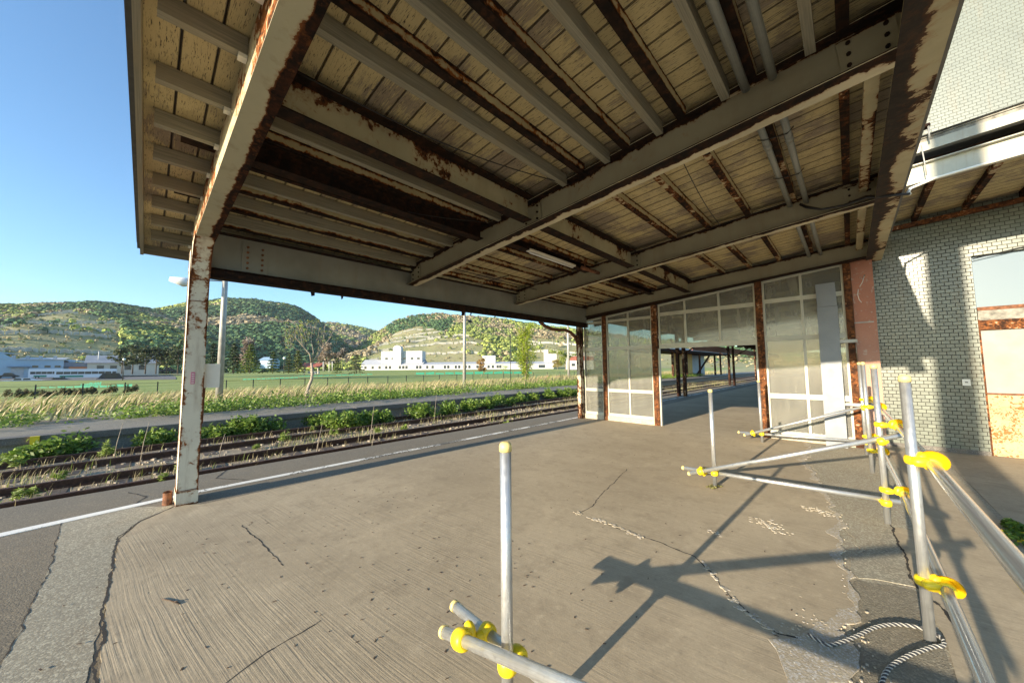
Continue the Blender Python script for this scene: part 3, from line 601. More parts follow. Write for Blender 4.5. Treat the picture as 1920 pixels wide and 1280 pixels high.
def frame(x0, x1, z0, cols, rows, open_=False):
    """white frame: cols = mullion x positions, rows = transom (z, thickness)"""
    b = MB(); y0, y1 = YS_-.03, YS_+.03; e = .035
    b.beam((x0+e/2, YS_, z0), (x0+e/2, YS_, ztop(x0)+.05), e, .058, up=(0, 1, 0)); b.beam((x1-e/2, YS_, z0), (x1-e/2, YS_, ztop(x1)+.05), e, .058, up=(0, 1, 0))
    b.beam((x0+e, YS_, ztop(x0)+.03), (x1-e, YS_, ztop(x1)+.03), .052, .05)
    for c in cols: b.beam((c, YS_, z0+.01), (c, YS_, ztop(c)+.02), .045, .054, up=(0, 1, 0))
    for z, th in rows: b.beam((x0+e, YS_, z), (x1-e, YS_, z), .064, th)
    f = b.build('frame', M['alu'], scr)
    xs = [x0+e]+list(cols)+[x1-e]; zs = [r[0] for r in rows]+[None]
    for i in range(len(xs)-1):
        for j in range(len(zs)-1):
            xa, xb = xs[i], xs[i+1]; za = zs[j]; zt = zs[j+1]
            ta, tb = (zt, zt) if zt is not None else (ztop(xa)+.02, ztop(xb)+.02); yy = YS_+random.uniform(-.004, .004); q = random.uniform(-.003, .003)
            b = MB(); b.face([(xa, yy+q, za), (xb, yy-q, za), (xb, yy-q, tb), (xa, yy+q, ta)]); b.face([(xa, yy+q+.004, za), (xa, yy+q+.004, ta), (xb, yy-q+.004, tb), (xb, yy-q+.004, za)])
            b.build('pane', M['glass'], f)
R4 = [(.175, .075), (.86, .085), (2.06, .10), (2.86, .07)]
frame(-5.86, -5.215, .135, [], R4); frame(-5.095, -3.755, .135, [-4.43], R4)
frame(-3.58, -1.44, 2.0, [-2.92, -2.16], [(2.06, .12), (2.90, .09)])
frame(-1.31, -.01, .09, [-.65], [(.14, .07), (.90, .10), (2.11, .10), (2.93, .085)])
b = MB(); b.box(-3.61, -3.575, YS_-.04, YS_+.04, 0, 2.0); b.box(-1.475, -1.445, YS_-.04, YS_+.04, 0, 2.0); b.build('door_jamb', M['alu'], scr)
bd = thing('leaning_board', 'tall pale grey board leaning against the right glass panes', 'board', (-.27, 9.05, 0))
b = MB(); b.beam((-.265, 9.02, .01), (-.265, 9.17, 2.68), .30, .02, up=(0, 1, 0)); b.build('lower_panel', M['boardgrey'], bd); b = MB(); b.beam((-.265, 9.172, 2.685), (-.275, 9.20, 3.15), .29, .02, up=(0, 1, 0)); b.build('upper_panel', M['boardgrey'], bd)
b = MB(); b.box(-.12, .12, 9.14, 9.22, 1.96, 2.02); b.build('tie_bar', M['lampgrey'], bd); b = MB(); b.box(-.11, .10, 9.12, 9.2, .78, .83); b.build('tie_bar', M['lampgrey'], bd)
# down pipe at the screen end
b = MB(); pp = [hit(x, y, 0, -6.08) for x, y in [(1012, 603), (1022, 611), (1035, 617), (1048, 618.5), (1060, 618.5), (1070, 623), (1078, 631), (1083, 643), (1084, 660)]]
b.tube([(-6.08, float(p[1]), float(p[2])) for p in pp]+[(-6.08, float(pp[-1][1])+.01, 1.2), (-6.08, float(pp[-1][1])+.01, .0)], .048, 12)
dp = b.build('downpipe', M['rust']); tag(dp, 'rusty red brown downpipe curving from the eave down beside the screen', 'downpipe')
b = MB(); b.tube([(-6.08, float(pp[-1][1])+.01, 1.36), (-6.08, float(pp[-1][1])+.01, 1.44)], .055, 12); b.tube([(-6.08, float(pp[4][1]), float(pp[4][2])+.04), (-6.08, float(pp[4][1]), float(pp[4][2])+.3)], .006, 6); b.build('bracket', M['rust'], dp) if False else None
# ================================================================== STATION BUILDING
st = thing('station_building', 'two storey station building with grey green tiled wall and boarded doorway', 'building', (2, 9.9, 0))
YW = 9.88
b = MB()
def wallq(x0, x1, z0, z1, y=YW): b.face([(x0, y, z0), (x1, y, z0), (x1, y, z1), (x0, y, z1)])
b.box(.40, 1.62, YW, YW+.25, 0.0, 4.9); b.box(1.62, 3.6, YW, YW+.25, 3.42, 4.9); b.box(3.6, 12, YW, YW+.25, 0, 4.9); b.box(.42, 12, YW+.26, 13.9, 4.5, 4.55); b.build('tiled_wall', M['tile'], st)
b = MB(); b.box(.40, 1.62, YW-.012, YW-.001, 0, .075); b.build('plinth', M['lip'], st)
b = MB(); b.box(.6, 14, 14.0, 14.4, 4.0, 17.5); b.build('upper_wall', M['tile_pale'], st)
b = MB(); b.box(.105, .40, 9.34, 10.1, 0, 3.98); b.build('pillar', M['pink'], st)
b = MB(); b.box(.10, .36, 9.325, 9.337, 2.33, 2.35); b.build('pillar_band', M['lampgrey'], st)
for sc_ in ([(.22, 3.2), (.27, 3.16), (.29, 3.24), (.25, 3.10), (.21, 3.02)], [(.19, 2.98), (.175, 2.88), (.19, 2.78), (.22, 2.72)]):
    b = MB(); b.tube([(x, 9.337, z) for x, z in sc_], .006, 5); b.build('paint_scrawl', M['offw'], st)
dw = [('window_pane', 2.52, 3.42, .10, 'pane_blue'), ('window_sill', 2.46, 2.52, .06, 'rust'), ('weathered_band', 2.29, 2.46, .07, 'weath'), ('rusty_lintel', 2.12, 2.29, .05, 'rustpost'), ('white_panel', 1.05, 2.12, .09, 'wpanel'), ('mid_rail', 1.02, 1.05, .07, 'rust'), ('rusty_panel', .0, 1.02, .08, 'rustpanel')]
for nm, z0, z1, dy, mt in dw: b = MB(); b.box(1.64, 3.6, YW+dy, YW+dy+.06, z0, z1); b.build(nm, M[mt], st)
b = MB(); b.box(1.622, 1.645, YW+.02, YW+.14, 0, 2.3); b.build('door_frame', M['rustpost'], st)
b = MB(); b.tube([(1.63, YW-.02, 3.36), (2.1, YW-.03, 3.44), (2.6, YW-.02, 3.47), (3.6, YW-.03, 3.5)], .008, 6); b.build('wall_cable', M['black'], st)
ob = thing('wall_switch_box', 'small white switch box fixed low on the tiled wall', 'switch box', (1.43, YW, 1.17)); b = MB(); b.box(1.385, 1.475, YW-.03, YW, 1.17, 1.28); b.build('cover', M['offw'], ob); b = MB(); b.box(1.415, 1.447, YW-.036, YW-.031, 1.22, 1.235); b.build('slot', M['black'], ob)
# entrance canopy to the right
ec = thing('entrance_canopy', 'small lean-to canopy with sunlit white steel beams beside the tiled wall', 'canopy', (2.2, 7.55, 4.1))
def cz(x, o=0.0): return 4.115+o+.055*(x-.64)
b = MB(); b.beam((.50, 7.55, cz(.5, .13)), (6, 7.55, cz(6, .13)), .012, .25); b.beam((.50, 7.53, cz(.5, .0)), (6, 7.53, cz(6, .0)), .09, .014); b.beam((.50, 7.52, cz(.5, .262)), (6, 7.52, cz(6, .262)), .09, .014); b.build('front_beam', M['whitebeam'], ec)
b = MB(); b.beam((.50, 7.75, cz(.5, .33)), (6, 7.75, cz(6, .33)), .012, .14); b.build('recess_strip', M['darkrust'], ec)
b = MB(); b.beam((.50, 7.54, cz(.5, .49)), (6, 7.54, cz(6, .49)), .10, .13); b.build('gutter', M['whitebeam'], ec)
b = MB(); b.beam((.50, 7.60, cz(.5, .60)), (6, 7.60, cz(6, .60)), .06, .07); b.beam((.5, 7.59, cz(.5, .645)), (6, 7.59, cz(6, .645)), .08, .02); b.build('roof_edge', M['weath'], ec)
b = MB()
for k in range(14): y0 = 7.57+k*.165; b.beam((.50, y0+.08, cz(.5, .17)), (6, y0+.08, cz(6, .17)), .16, .02)
b.build('ceiling_boards', M['board'], ec)
b = MB(); b.face([(.45, 7.5, cz(.45, .66)), (6, 7.5, cz(6, .66)), (6, 9.95, cz(6, .62)), (.45, 9.95, cz(.45, .62))]); b.build('roof_sheet', M['tin'], ec)
for x in (.98, 1.57, 2.16, 2.75, 3.34):
    b = MB(); b.beam((x, 7.57, cz(x, .12)), (x, 9.82, cz(x, .12)), .012, .09); b.beam((x+.03, 7.57, cz(x, .075)), (x+.03, 9.82, cz(x, .075)), .07, .010); b.build('rib', M['purlin'], ec)
b = MB(); b.beam((.50, 9.78, cz(.5, .01)), (6, 9.78, cz(6, .01)), .09, .07); b.build('wall_ledge', M['rustpost'], ec)
b = MB(); b.tube([(.60, 6.0, rz(.6, -.04)), (.66, 6.7, 3.75), (.74, 7.3, 4.0), (.98, 7.44, 4.11), (1.6, 7.46, 4.16), (2.6, 7.47, 4.22)], .018, 8); tag(b.build('white_hose', M['offw']), 'pale hose running from the roof beam along the entrance canopy', 'hose')
gb = thing('broken_gutter_bracket', 'broken rusty gutter end sticking out over the entrance canopy', 'gutter', (.8, 7.35, 4.7))
b = MB(); b.beam((.66, 7.4, 4.83), (.98, 7.4, 4.86), .12, .035); b.build('gutter_end', M['darkrust'], gb); b = MB(); b.beam((.75, 7.4, 4.60), (.80, 7.4, 4.82), .07, .05); b.build('strut', M['darkrust'], gb)
b = MB(); b.tube([(.965, 7.36, 4.84), (.965, 7.36, 4.66)], .010, 6); b.tube([(.885, 7.36, 4.6), (.90, 7.36, 4.35), (.91, 7.38, 4.16)], .007, 6); b.build('hanger', M['lampgrey'], gb)
# unseen pillar added behind the camera to cast the wide soft shadow at right
b = MB(); b.box(.36, .80, -6.2, -5.8, 0, 8.5); tag(b.build('added_shadow_pillar', M['pink']), 'unseen square pillar added behind the viewpoint to cast a shadow', 'pillar')
# ================================================================== PIPE BARRIER
pb = thing('pipe_barrier', 'galvanised tube barrier joined with yellow clamps on the concrete floor', 'barrier', (-.5, 5, 0))
R_ = .0245
def post(x, y, h, lx=0.0, ly=0.0, h0=0.0):
    b = MB(); b.tube([(x, y, h0), (x+lx, y+ly, h)], R_, 20); p = b.build('post', M['galv'], pb)
    b = MB(); b.tube([(x+lx, y+ly, h-.012), (x+lx, y+ly, h+.010), (x+lx, y+ly, h+.022), (x+lx, y+ly, h+.028)], .027, 20, radii=[.0275, .0275, .023, .012]); b.build('cap', M['cap'], p); return p
def rail(p0, p1, caps=(1, 0), m='galv', r=R_):
    b = MB(); b.tube([p0, p1], r, 20); q = b.build('rail', M[m], pb); d = (Vector(p1)-Vector(p0)).normalized()
    for c, e, s_ in ((caps[0], p0, -1), (caps[1], p1, 1)):
        if c: e = Vector(e); b = MB(); b.tube([e-d*s_*.012, e+d*s_*.010, e+d*s_*.020], .0275, 20, radii=[.0275, .027, .018]); b.build('cap', M['cap'], q)
    return q
def clampring(c, axis, side, w=.06, r=.041, flap=None):
    """rounded plastic shell round one tube with a swollen bolt cover on its side"""
    c = Vector(c); a = Vector(axis).normalized(); sd_ = Vector(side).normalized()
    b = MB(); b.tube([c-a*w/2, c-a*w*.42, c-a*w*.2, c+a*w*.2, c+a*w*.42, c+a*w/2], r, 20, radii=[r*.72, r*.93, r*1.03, r*1.03, r*.93, r*.72])
    e = c+sd_*(r+.002); u = a.cross(sd_).normalized()
    b.tube([e-u*.030, e-u*.024, e-u*.010, e+u*.010, e+u*.030, e+u*.046, e+u*.054], .03, 16, radii=[.008, .021, .028, .029, .026, .018, .006])
    if flap:      # half collar flaring out over the tube like a cupped shell
        n_, m_ = 15, 7; k = len(b.v); g = Vector(flap).normalized(); g = (g-a*g.dot(a)).normalized(); hh = a.cross(g).normalized()
        for th in (0, .004):
            for i in range(n_):
                for j in range(m_):
                    A_ = math.radians(-105+210*i/(n_-1)); B_ = j/(m_-1); rr_ = .031+.042*B_**.6*math.cos(A_*.83)**.5+.004*B_-th; b.v.append(tuple(c+(g*math.cos(A_)+hh*math.sin(A_))*rr_+a*(.032-.058*B_**1.3)))
        for t_ in (0, 1):
            for i in range(n_-1):
                for j in range(m_-1): q = k+t_*n_*m_+i*m_+j; b.f.append((q, q+m_, q+m_+1, q+1)); b.uv += [(0, 0)]*4; b.c.append(.5); b.sm.append(True)
    b.build('clamp', M['yellow'], pb)
    b = MB(); b.tube([e-sd_*.02, e+sd_*.012], .012, 8); b.build('bolt', M['black'], pb)
def clamp(c, a1, a2, side, gap=.06): clampring(c, a1, side); clampring(Vector(c)+Vector(side).normalized()*gap, a2, -Vector(side))
front = [(-1.09, 1.09, 1.20), (-1.33, 5.10, 1.215), (-1.355, 8.60, 1.22)]
tall = [(.36, 1.0, 1.5), (.236, 3.11, 1.458), (.177, 5.07, 1.521), (.141, 7.245, 1.557), (.12, 8.66, 1.56)]
for x, y, h in front: post(x, y, h, -.005, 0)
for i, (x, y, h) in enumerate(tall): post(x, y, h, -.01, .005)
for (fx_, fy, _), (tx_, ty, _) in zip(front, (tall[0], tall[2], tall[4])):
    dxy = Vector((tx_-fx_, ty-fy, 0)).normalized(); n_ = Vector((-dxy.y, dxy.x, 0))
    F_ = Vector((fx_, fy, 0)); T_ = Vector((tx_, ty, 0)); L = (T_-F_).length
    # lower rail on the far side of the posts, upper brace on the near side
    q_ = .15 if fy < 2 else 0.0
    lo0 = F_-dxy*(.40+q_*.5)+n_*.055+Vector((0, 0, .155+q_)); lo1 = T_+dxy*.10+n_*.055+Vector((0, 0, .215+q_)); rail(lo0, lo1, (1, 0))
    up0 = F_-dxy*(.28+q_*.6)-n_*.075+Vector((0, 0, .13+q_*1.1)); up1 = T_+dxy*.13-n_*.055+Vector((0, 0, .875)); rail(up0, up1, (1, 0))
    dl = (lo1-lo0).normalized(); du = (up1-up0).normalized()
    clamp(F_+Vector((0, 0, .175+q_)), (0, 0, 1), dl, n_, .055); clamp(T_+Vector((0, 0, .20+q_)), (0, 0, 1), dl, n_, .055)
    k = up0+du*.15; clampring(k, du, n_, .07, .043); clampring(lo0+dl*.27, dl, -n_, .06, .041)
    clamp(T_+Vector((0, 0, .80)), (0, 0, 1), du, -n_, .055)
# long side rails on the building side of the tall posts
b0 = [(.285, -1.6, 1.02), (.295, 1.0, 1.01), (.30, 3.1, .985), (.30, 5.1, .945), (.27, 7.25, .93), (.22, 8.9, .93)]
b1 = [(.29, -1.6, .36), (.30, 1.0, .35), (.31, 3.1, .315), (.30, 5.07, .315), (.26, 7.25, .31), (.22, 8.9, .30)]
for bb in (b0, b1):
    b = MB(); b.tube(bb, .028, 20); b.build('side_rail', M['pipe2'], pb)
for i, (x, y, h) in enumerate(tall[0:]):
    for bb in (b0, b1):
        j = min(range(len(bb)), key=lambda k: abs(bb[k][1]-y)); q = Vector(bb[j]); dd = Vector(bb[min(j+1, 5)])-Vector(bb[max(j-1, 0)])
        clampring((x, y, q.z+.01), (0, 0, 1), (.3, -1, 0), .05, .042)
        clampring(Vector((q.x, y, q.z)), dd, (-1, 0, .2), .07, .040, flap=(.35, 0, 1))
# rope
rp_ = [(-.26, 2.68), (-.21, 2.66), (-.16, 2.67), (-.07, 2.83), (.01, 3.0), (.07, 3.09), (.13, 3.15), (.20, 3.185), (.26, 3.18), (.285, 3.13), (.275, 3.07), (.24, 3.03), (.18, 2.93), (.12, 2.82), (.06, 2.68), (.03, 2.56), (.02, 2.4), (.1, 2.2)]
def smoothpts(p, k=14):
    out = []
    for i in range(len(p)-1):
        a, b_, c, d = [np.array(p[max(0, min(len(p)-1, j))]) for j in (i-1, i, i+1, i+2)]
        for t in np.linspace(0, 1, k, endpoint=False): out.append(.5*((2*b_)+(-a+c)*t+(2*a-5*b_+4*c-d)*t*t+(-a+3*b_-3*c+d)*t**3))
    return out+[np.array(p[-1])]
rpp = smoothpts([(x, y, .021) for x, y in rp_], 26)
ro = thing('rope', 'striped black and white rope looped on the ground round the post foot', 'rope', (.2, 3.0, 0))
for ph, mt in ((0, 'rope'), (math.pi, 'rope')):
    b = MB(); pts = []; s_ = 0
    for i, p in enumerate(rpp):
        q = rpp[min(i+1, len(rpp)-1)]-rpp[max(i-1, 0)]; q = q/np.linalg.norm(q); n_ = np.array([-q[1], q[0], 0])
        if i: s_ += np.linalg.norm(p-rpp[i-1])
        a = s_/.066*2*math.pi+ph; pts.append(p+n_*.0062*math.cos(a)+np.array([0, 0, .0062*math.sin(a)]))
    b.tube(pts, .0046, 6); b.build('strand', M[mt], ro)
b = MB(); b.tube([p for p in rpp], .0085, 8); b.build('core', M['ropedark'], ro)
# ================================================================== SECOND CANOPY BEYOND THE SCREEN
c2 = thing('far_canopy', 'continuing dark platform canopy on paired rusty columns beyond the doorway', 'canopy', (-6, 20, 0))
b = MB(); q = [(-7.18, 9.52), (.62, 9.52), (.62, 62), (-7.18, 62)]; b.face([(x, y, rz(x, .47)) for x, y in q]); b.face([(x, y, rz(x, .40)) for x, y in q[::-1]]); b.build('roof_sheet', M['board'], c2)
b = MB()
for y in range(12, 62, 3): b.beam((-7.1, y, rz(-7.1, .28)), (.5, y, rz(.5, .28)), .12, .22)
b.build('rafters', M['darkrust'], c2)
for y in (19.1, 31.5, 44.4, 57):
    x = -6.3-(.03*(y-19))
    for dx in (-.15, .16): b = MB(); b.box(x+dx-.06, x+dx+.06, y-.12, y+.12, 0, rz(x, .3)); b.build('column', M['darkcol'], c2)
    b = MB(); b.beam((x-.1, y, 2.1), (x-1.0, y, 2.75), .06, .06); b.beam((x+.1, y, 2.1), (x+1.2, y, 2.85), .06, .06); b.beam((x, y, 2.15), (x, y-1.3, 2.85), .06, .06); b.build('knee_brace', M['darkcol'], c2)
b = MB(); b.beam((-7.2, 24, 2.75), (-7.2, 62, 2.75), .05, .45); b.build('red_eave_board', M['redroof'], c2)
# shelter on the far platform
sh = thing('platform_shelter', 'far platform shelter with an orange wall and dark flat roof', 'shelter', (-14.5, 45, .2))
b = MB(); b.box(-16.5, -12.9, 33, 60, 3.25, 3.45); b.build('roof', M['bluegrey'], sh)
b = MB(); b.box(-16.4, -13.0, 33.2, 59.8, 3.0, 3.24); b.build('roof_frame', M['darkrust'], sh)
b = MB(); b.box(-14.6, -14.5, 41.4, 48.2, .2, 3.0); b.build('orange_wall', M['orangewall'], sh)
for y in (39.5, 44, 49, 56, 59): b = MB(); b.box(-14.0, -13.8, y, y+.22, .2, 3.0); b.build('post', M['darkcol'], sh)
b = MB(); b.box(-15.6, -15.5, 49, 57, .2, 3.1); b.build('sheet_wall', M['bluegrey'], sh)
b = MB(); b.beam((-14.3, 49, .3), (-14.3, 55, 2.9), .2, .12); b.build('stair_stringer', M['darkcol'], sh)
# ================================================================== VEGETATION
def leaves(centers, size, up=.35, asp=.55):
    n = len(centers); a = rng.normal(size=(n, 3)); a[:, 2] *= .6; a /= np.linalg.norm(a, axis=1)[:, None]
    t = rng.normal(size=(n, 3)); bb = np.cross(a, t); bb /= np.linalg.norm(bb, axis=1)[:, None]
    s = (size*rng.uniform(.6, 1.3, n))[:, None]; a = a*s; bb = bb*s*asp
    V = np.stack([centers-a, centers+bb*.9, centers+a, centers-bb*.9], 1).reshape(-1, 3); return V, np.arange(4*n).reshape(n, 4)
def colvar(base, n, v=.3, alt=None, p=.3):
    c = np.tile(np.array(base), (n, 1))
    if alt is not None: mk = rng.random(n) < p; c[mk] = alt
    return c*(1+rng.uniform(-v, v, n))[:, None]
def clump_pts(cx, cy, z, rx, ry, h, n, lobes=6):
    L = [(cx+random.uniform(-.75, .75)*rx, cy+random.uniform(-.75, .75)*ry, random.uniform(.45, 1)*h) for _ in range(lobes)]
    out = []
    for _ in range(n):
        lx, ly, lh = random.choice(L); a = random.uniform(0, 6.28); r = random.random()**.5; s = .55/lobes**.25
        x = lx+math.cos(a)*r*rx*s; y = ly+math.sin(a)*r*ry*s; zz = z+lh*math.sqrt(max(0, 1-r*r*.8))*random.uniform(.55, 1)
        out.append((x, y, zz))
    return np.array(out)
GRN = (.115, .20, .025); GRN2 = (.20, .28, .045); DKG = (.05, .11, .018)
ordw = ['first', 'second', 'third', 'fourth', 'fifth', 'sixth', 'seventh', 'eighth', 'ninth', 'tenth', 'eleventh', 'twelfth', 'thirteenth', 'fourteenth', 'fifteenth', 'sixteenth', 'seventeenth', 'eighteenth', 'nineteenth', 'twentieth', 'twenty-first', 'twenty-second']
wl = [(60, 860, 38, .45), (110, 845, 36, .55), (295, 830, 32, .45), (405, 820, 22, .45), (455, 812, 28, .5), (495, 803, 28, .5), (600, 795, 24, .6), (640, 800, 26, .5), (675, 795, 24, .5), (712, 788, 24, .5), (790, 780, 30, .65), (835, 775, 24, .6), (880, 768, 20, .5), (910, 762, 20, .6), (945, 758, 24, .65), (975, 752, 16, .5), (1000, 748, 14, .5), (1030, 742, 16, .6), (1055, 738, 14, .55), (1072, 734, 10, .5)]
for i, (px, py, hw, h) in enumerate(wl):
    c = G(px, py+4, -.25); x = max(-12.0, min(-10.9, c[0])); t_ = (x)/(ray(px, py+4)[0]); y = ray(px, py+4)[1]*t_
    wdt = hw/F*math.hypot(x, y)*random.uniform(.6, 1.1); n = 1400
    pts = clump_pts(x, y, -.27, .5, wdt, h*random.uniform(.85, 1.3), n, random.randint(9, 15)); pts += rng.normal(0, .05, pts.shape); V, Fc = leaves(pts, .05)
    o = np_mesh('weed_clump', V, Fc, colvar(GRN, n, .35, GRN2, .4), M['leaf']); tag(o, ordw[i]+' bright green weed clump from the left against the far platform wall', 'weed', 'weed clumps between the track and far platform')
tufts = [(535, 830, 16, .35), (200, 858, 14, .45), (945, 796, 14, .18), (758, 806, 12, .25), (710, 812, 10, .18), (300, 905, 10, .18), (590, 805, 10, .25), (50, 935, 14, .22), (20, 880, 16, .35), (330, 885, 10, .2), (110, 895, 9, .12), (480, 840, 8, .15), (625, 815, 8, .2)]
for i, (px, py, hw, h) in enumerate(tufts):
    c = G(px, py, -.22); n = 160; pts = clump_pts(c[0], c[1], -.24, .15, hw/F*np.linalg.norm(c)*.6, h, n, 4); V, Fc = leaves(pts, .055, asp=.2)
    o = np_mesh('grass_tuft', V, Fc, colvar((.20, .27, .05), n, .35), M['leaf']); tag(o, ordw[i]+' small yellow green tuft growing among the rusty rails', 'tuft', 'tufts among the rails')
def blades(x, y, z, h, wd, lean, cols, name, label, cat='grass'):
    n = len(x); a = rng.uniform(0, 6.28, n); dx = np.cos(a)*wd; dy = np.sin(a)*wd; B = np.stack([x, y, z], 1)
    l1 = rng.normal(0, .18, n)*h+lean[0]*h; l2 = rng.normal(0, .18, n)*h+lean[1]*h
    mid = B+np.stack([l1*.35, l2*.35, h*.6], 1); top = B+np.stack([l1, l2, h], 1); W = np.stack([dx, dy, 0*dx], 1)
    V = np.concatenate([np.stack([B-W, B+W, mid+W*.8, mid-W*.8], 1), np.stack([mid-W*.8, mid+W*.8, top+W*.2, top-W*.2], 1)], 0).reshape(-1, 3)
    o = np_mesh(name, V, np.arange(8*n).reshape(2*n, 4), np.concatenate([cols, cols]), M['leaf']); tag(o, label, cat, kind='stuff'); return o
tzv = np.vectorize(tz)
def vnoise0(x, y): return np.sin(x*2.1+y*.7)+np.sin(y*1.3-x)+.7*np.sin(y*3.1+x*2)
n = 60000; x = -16.6-25*rng.random(n)**.8; y = rng.uniform(-22, 75, n); z = tzv(x, y)-.02
dens = np.sin(x*.5+y*.21)+np.sin(y*.37-x*.2); cc = colvar((.46, .38, .20), n, .25, (.22, .27, .06), .28); h = rng.uniform(.28, .72, n)*(1+.25*dens/2)
blades(x, y, z, h, .022, (.1, .45), cc, 'dry_grass', 'pale dry reed grass filling the field behind the far platform')
n = 30000; x = rng.uniform(-12.2, -7.75, n); y = rng.uniform(-5, 45, n); keep = (vnoise0(x, y) > rng.normal(-.2, .5, n)) & ((np.abs(x+9.5) < .62) | (rng.random(n) < .45)); x = x[keep]; y = y[keep]; n = len(x)
blades(x, y, np.full(n, -.26), rng.uniform(.05, .2, n), .005, (0, .2), colvar((.36, .30, .16), n, .3, (.2, .26, .05), .25), 'track_grass', 'short dry grass blades growing through the ballast')
n = 5200; x = rng.normal(-15.3, .9, n); y = rng.uniform(-10, 50, n); x = np.clip(x, -18.6, -13.1); ph = np.sin(y*.9)+np.sin(y*2.3+1)+np.sin(y*.31); k = ph+rng.normal(0, .8, n) > -.6; x = x[k]; y = y[k]; n = len(x)
cen = []; 
for i in range(n):
    g = tz(x[i], y[i]) if x[i] < -14.6 else .2; hh = .2+.42*random.random()*(1 if x[i] < -14.5 else .55)
    for _ in range(13): cen.append((x[i]+random.gauss(0, .14), y[i]+random.gauss(0, .17), max(g, .0)+hh*random.uniform(.35, 1)))
cen = np.array(cen); V, Fc = leaves(cen, .05)
o = np_mesh('green_weeds', V, Fc, colvar(GRN, len(cen), .35, GRN2, .45), M['leaf']); tag(o, 'dense band of bright green weeds along the back of the far platform', 'weeds', kind='stuff')
# stones among the track
b = MB()
for _ in range(2600):
    x = random.uniform(-12.1, -7.8); y = random.uniform(-4, 22); s_ = random.uniform(.012, .04)
    b.prism([(x+s_*math.cos(a)*random.uniform(.6, 1.2), y+s_*math.sin(a)*random.uniform(.6, 1.2)) for a in (0, 1.25, 2.5, 3.8, 5)], -.26, -.245+random.uniform(0, .035))
tag(b.build('ballast_stones', M['chip']), 'loose ballast stones between the rusty rails', 'stones', kind='stuff')
for i, (px, py, h) in enumerate([(213, 865, .75), (262, 872, .8), (409, 862, .5), (592, 855, .55), (594, 850, .6), (695, 850, .5), (814, 790, .9), (693, 835, .9)]):
    c = G(px, py, -.25); b = MB(); b.tube([(c[0], c[1], -.26), (c[0]+.02, c[1]+.03, -.25+h*.5), (c[0]-.01, c[1]+.09, -.25+h)], .008, 5, r1=.004); tag(b.build('dry_stalk', M['bark']), ordw[i]+' thin dry stalk from the left standing beside the tracks', 'stalk', 'dry stalks by the tracks')
# yellow flowered weed by the right paving seam
pts = clump_pts(.99, 5.55, 0, .10, .45, .10, 420, 7); V, Fc = leaves(pts, .028); o = np_mesh('dandelion_patch', V, Fc, colvar((.09, .17, .02), 420, .3, (.65, .50, .02), .06), M['leaf']); tag(o, 'low green weeds with yellow flowers in the paving seam at right', 'weed')
pts = clump_pts(-1.36, 5.08, 0, .10, .12, .05, 120, 5); V, Fc = leaves(pts, .018); o = np_mesh('moss_tuft', V, Fc, colvar((.22, .21, .08), 120, .3), M['leaf']); tag(o, 'tiny dry moss tuft at the foot of a barrier post', 'moss')
def tree(name, label, base, h, hw, kind, col, col2=None, n=900, cat='tree', group=None, trunk_h=None):
    x, y, z = base; t = thing(name, label, cat, (x, y, z), group); b = MB()
    if kind == 'conifer':
        b.tube([(x, y, z), (x, y, z+h*.95)], h*.022, 6, r1=h*.004); b.build('trunk', M['barkd'], t); c = []
        tiers = max(7, int(h*1.3)); t0 = trunk_h if trunk_h is not None else .12
        for _ in range(n):
            k = int(random.random()**.8*tiers)/tiers; zz = t0+(1-t0)*k; rr = hw*(1-k)**.85*random.uniform(.25, 1.08)*(1 if random.random() < .85 else 1.2); a = random.uniform(0, 6.28)
            c.append((x+rr*math.cos(a), y+rr*math.sin(a), z+h*zz-rr*.25+random.gauss(0, h*.012)))
        c = np.array(c); V, Fc = leaves(c, h*.045, asp=.45)
    elif kind == 'pine':
        b.tube([(x, y, z), (x+.1, y, z+h*.9)], h*.02, 6, r1=h*.006); b.build('trunk', M['barkd'], t); c = []
        L = [(random.gauss(0, hw*.45), random.gauss(0, hw*.45), h*random.uniform(.38, .95)) for _ in range(16)]
        for _ in range(n):
            lx, ly, lz = random.choice(L); f_ = 1-(lz/h-.38)*.9; c.append((x+lx*f_+random.gauss(0, hw*.22), y+ly*f_+random.gauss(0, hw*.22), z+lz+random.gauss(0, h*.035)))
        c = np.array(c); V, Fc = leaves(c, h*.045, asp=.5)
    elif kind == 'broad':
        b.tube([(x, y, z), (x+.03*h, y, z+h*.4), (x, y, z+h*.8)], h*.018, 6, r1=h*.004); b.build('trunk', M['bark'], t)
        L = [(random.gauss(0, hw*.45), random.gauss(0, hw*.45), h*random.uniform(.3, .9)) for _ in range(14)]; c = []
        for _ in range(n): lx, ly, lz = random.choice(L); c.append((x+lx+random.gauss(0, hw*.2), y+ly+random.gauss(0, hw*.2), z+lz+random.gauss(0, h*.05)))
        c = np.array(c); V, Fc = leaves(c, h*.035)
    o = np_mesh('crown', V, Fc, colvar(col, len(c), .35, col2, .3), M['leaf'], t); return t
def at_d(px, py, D): p = P(px, py, D); return (float(p[0]), float(p[1]), float(p[2]))
PG = (.035, .055, .02); PG2 = (.10, .11, .035)
for i, (px, top, hw) in enumerate([(228, 652, 2.6), (248, 645, 3.0), (272, 646, 3.0), (292, 650, 2.6), (312, 652, 2.6), (333, 647, 3.2)]):
    D = 112+random.uniform(-3, 3); bs = at_d(px, 701, D); h = (701-top)*D/F; tree('pine_tree', ordw[i]+' dark pine from the left in the row behind the parking lot', bs, h, hw, 'pine', PG, PG2, 900, group='dark pines in a row')
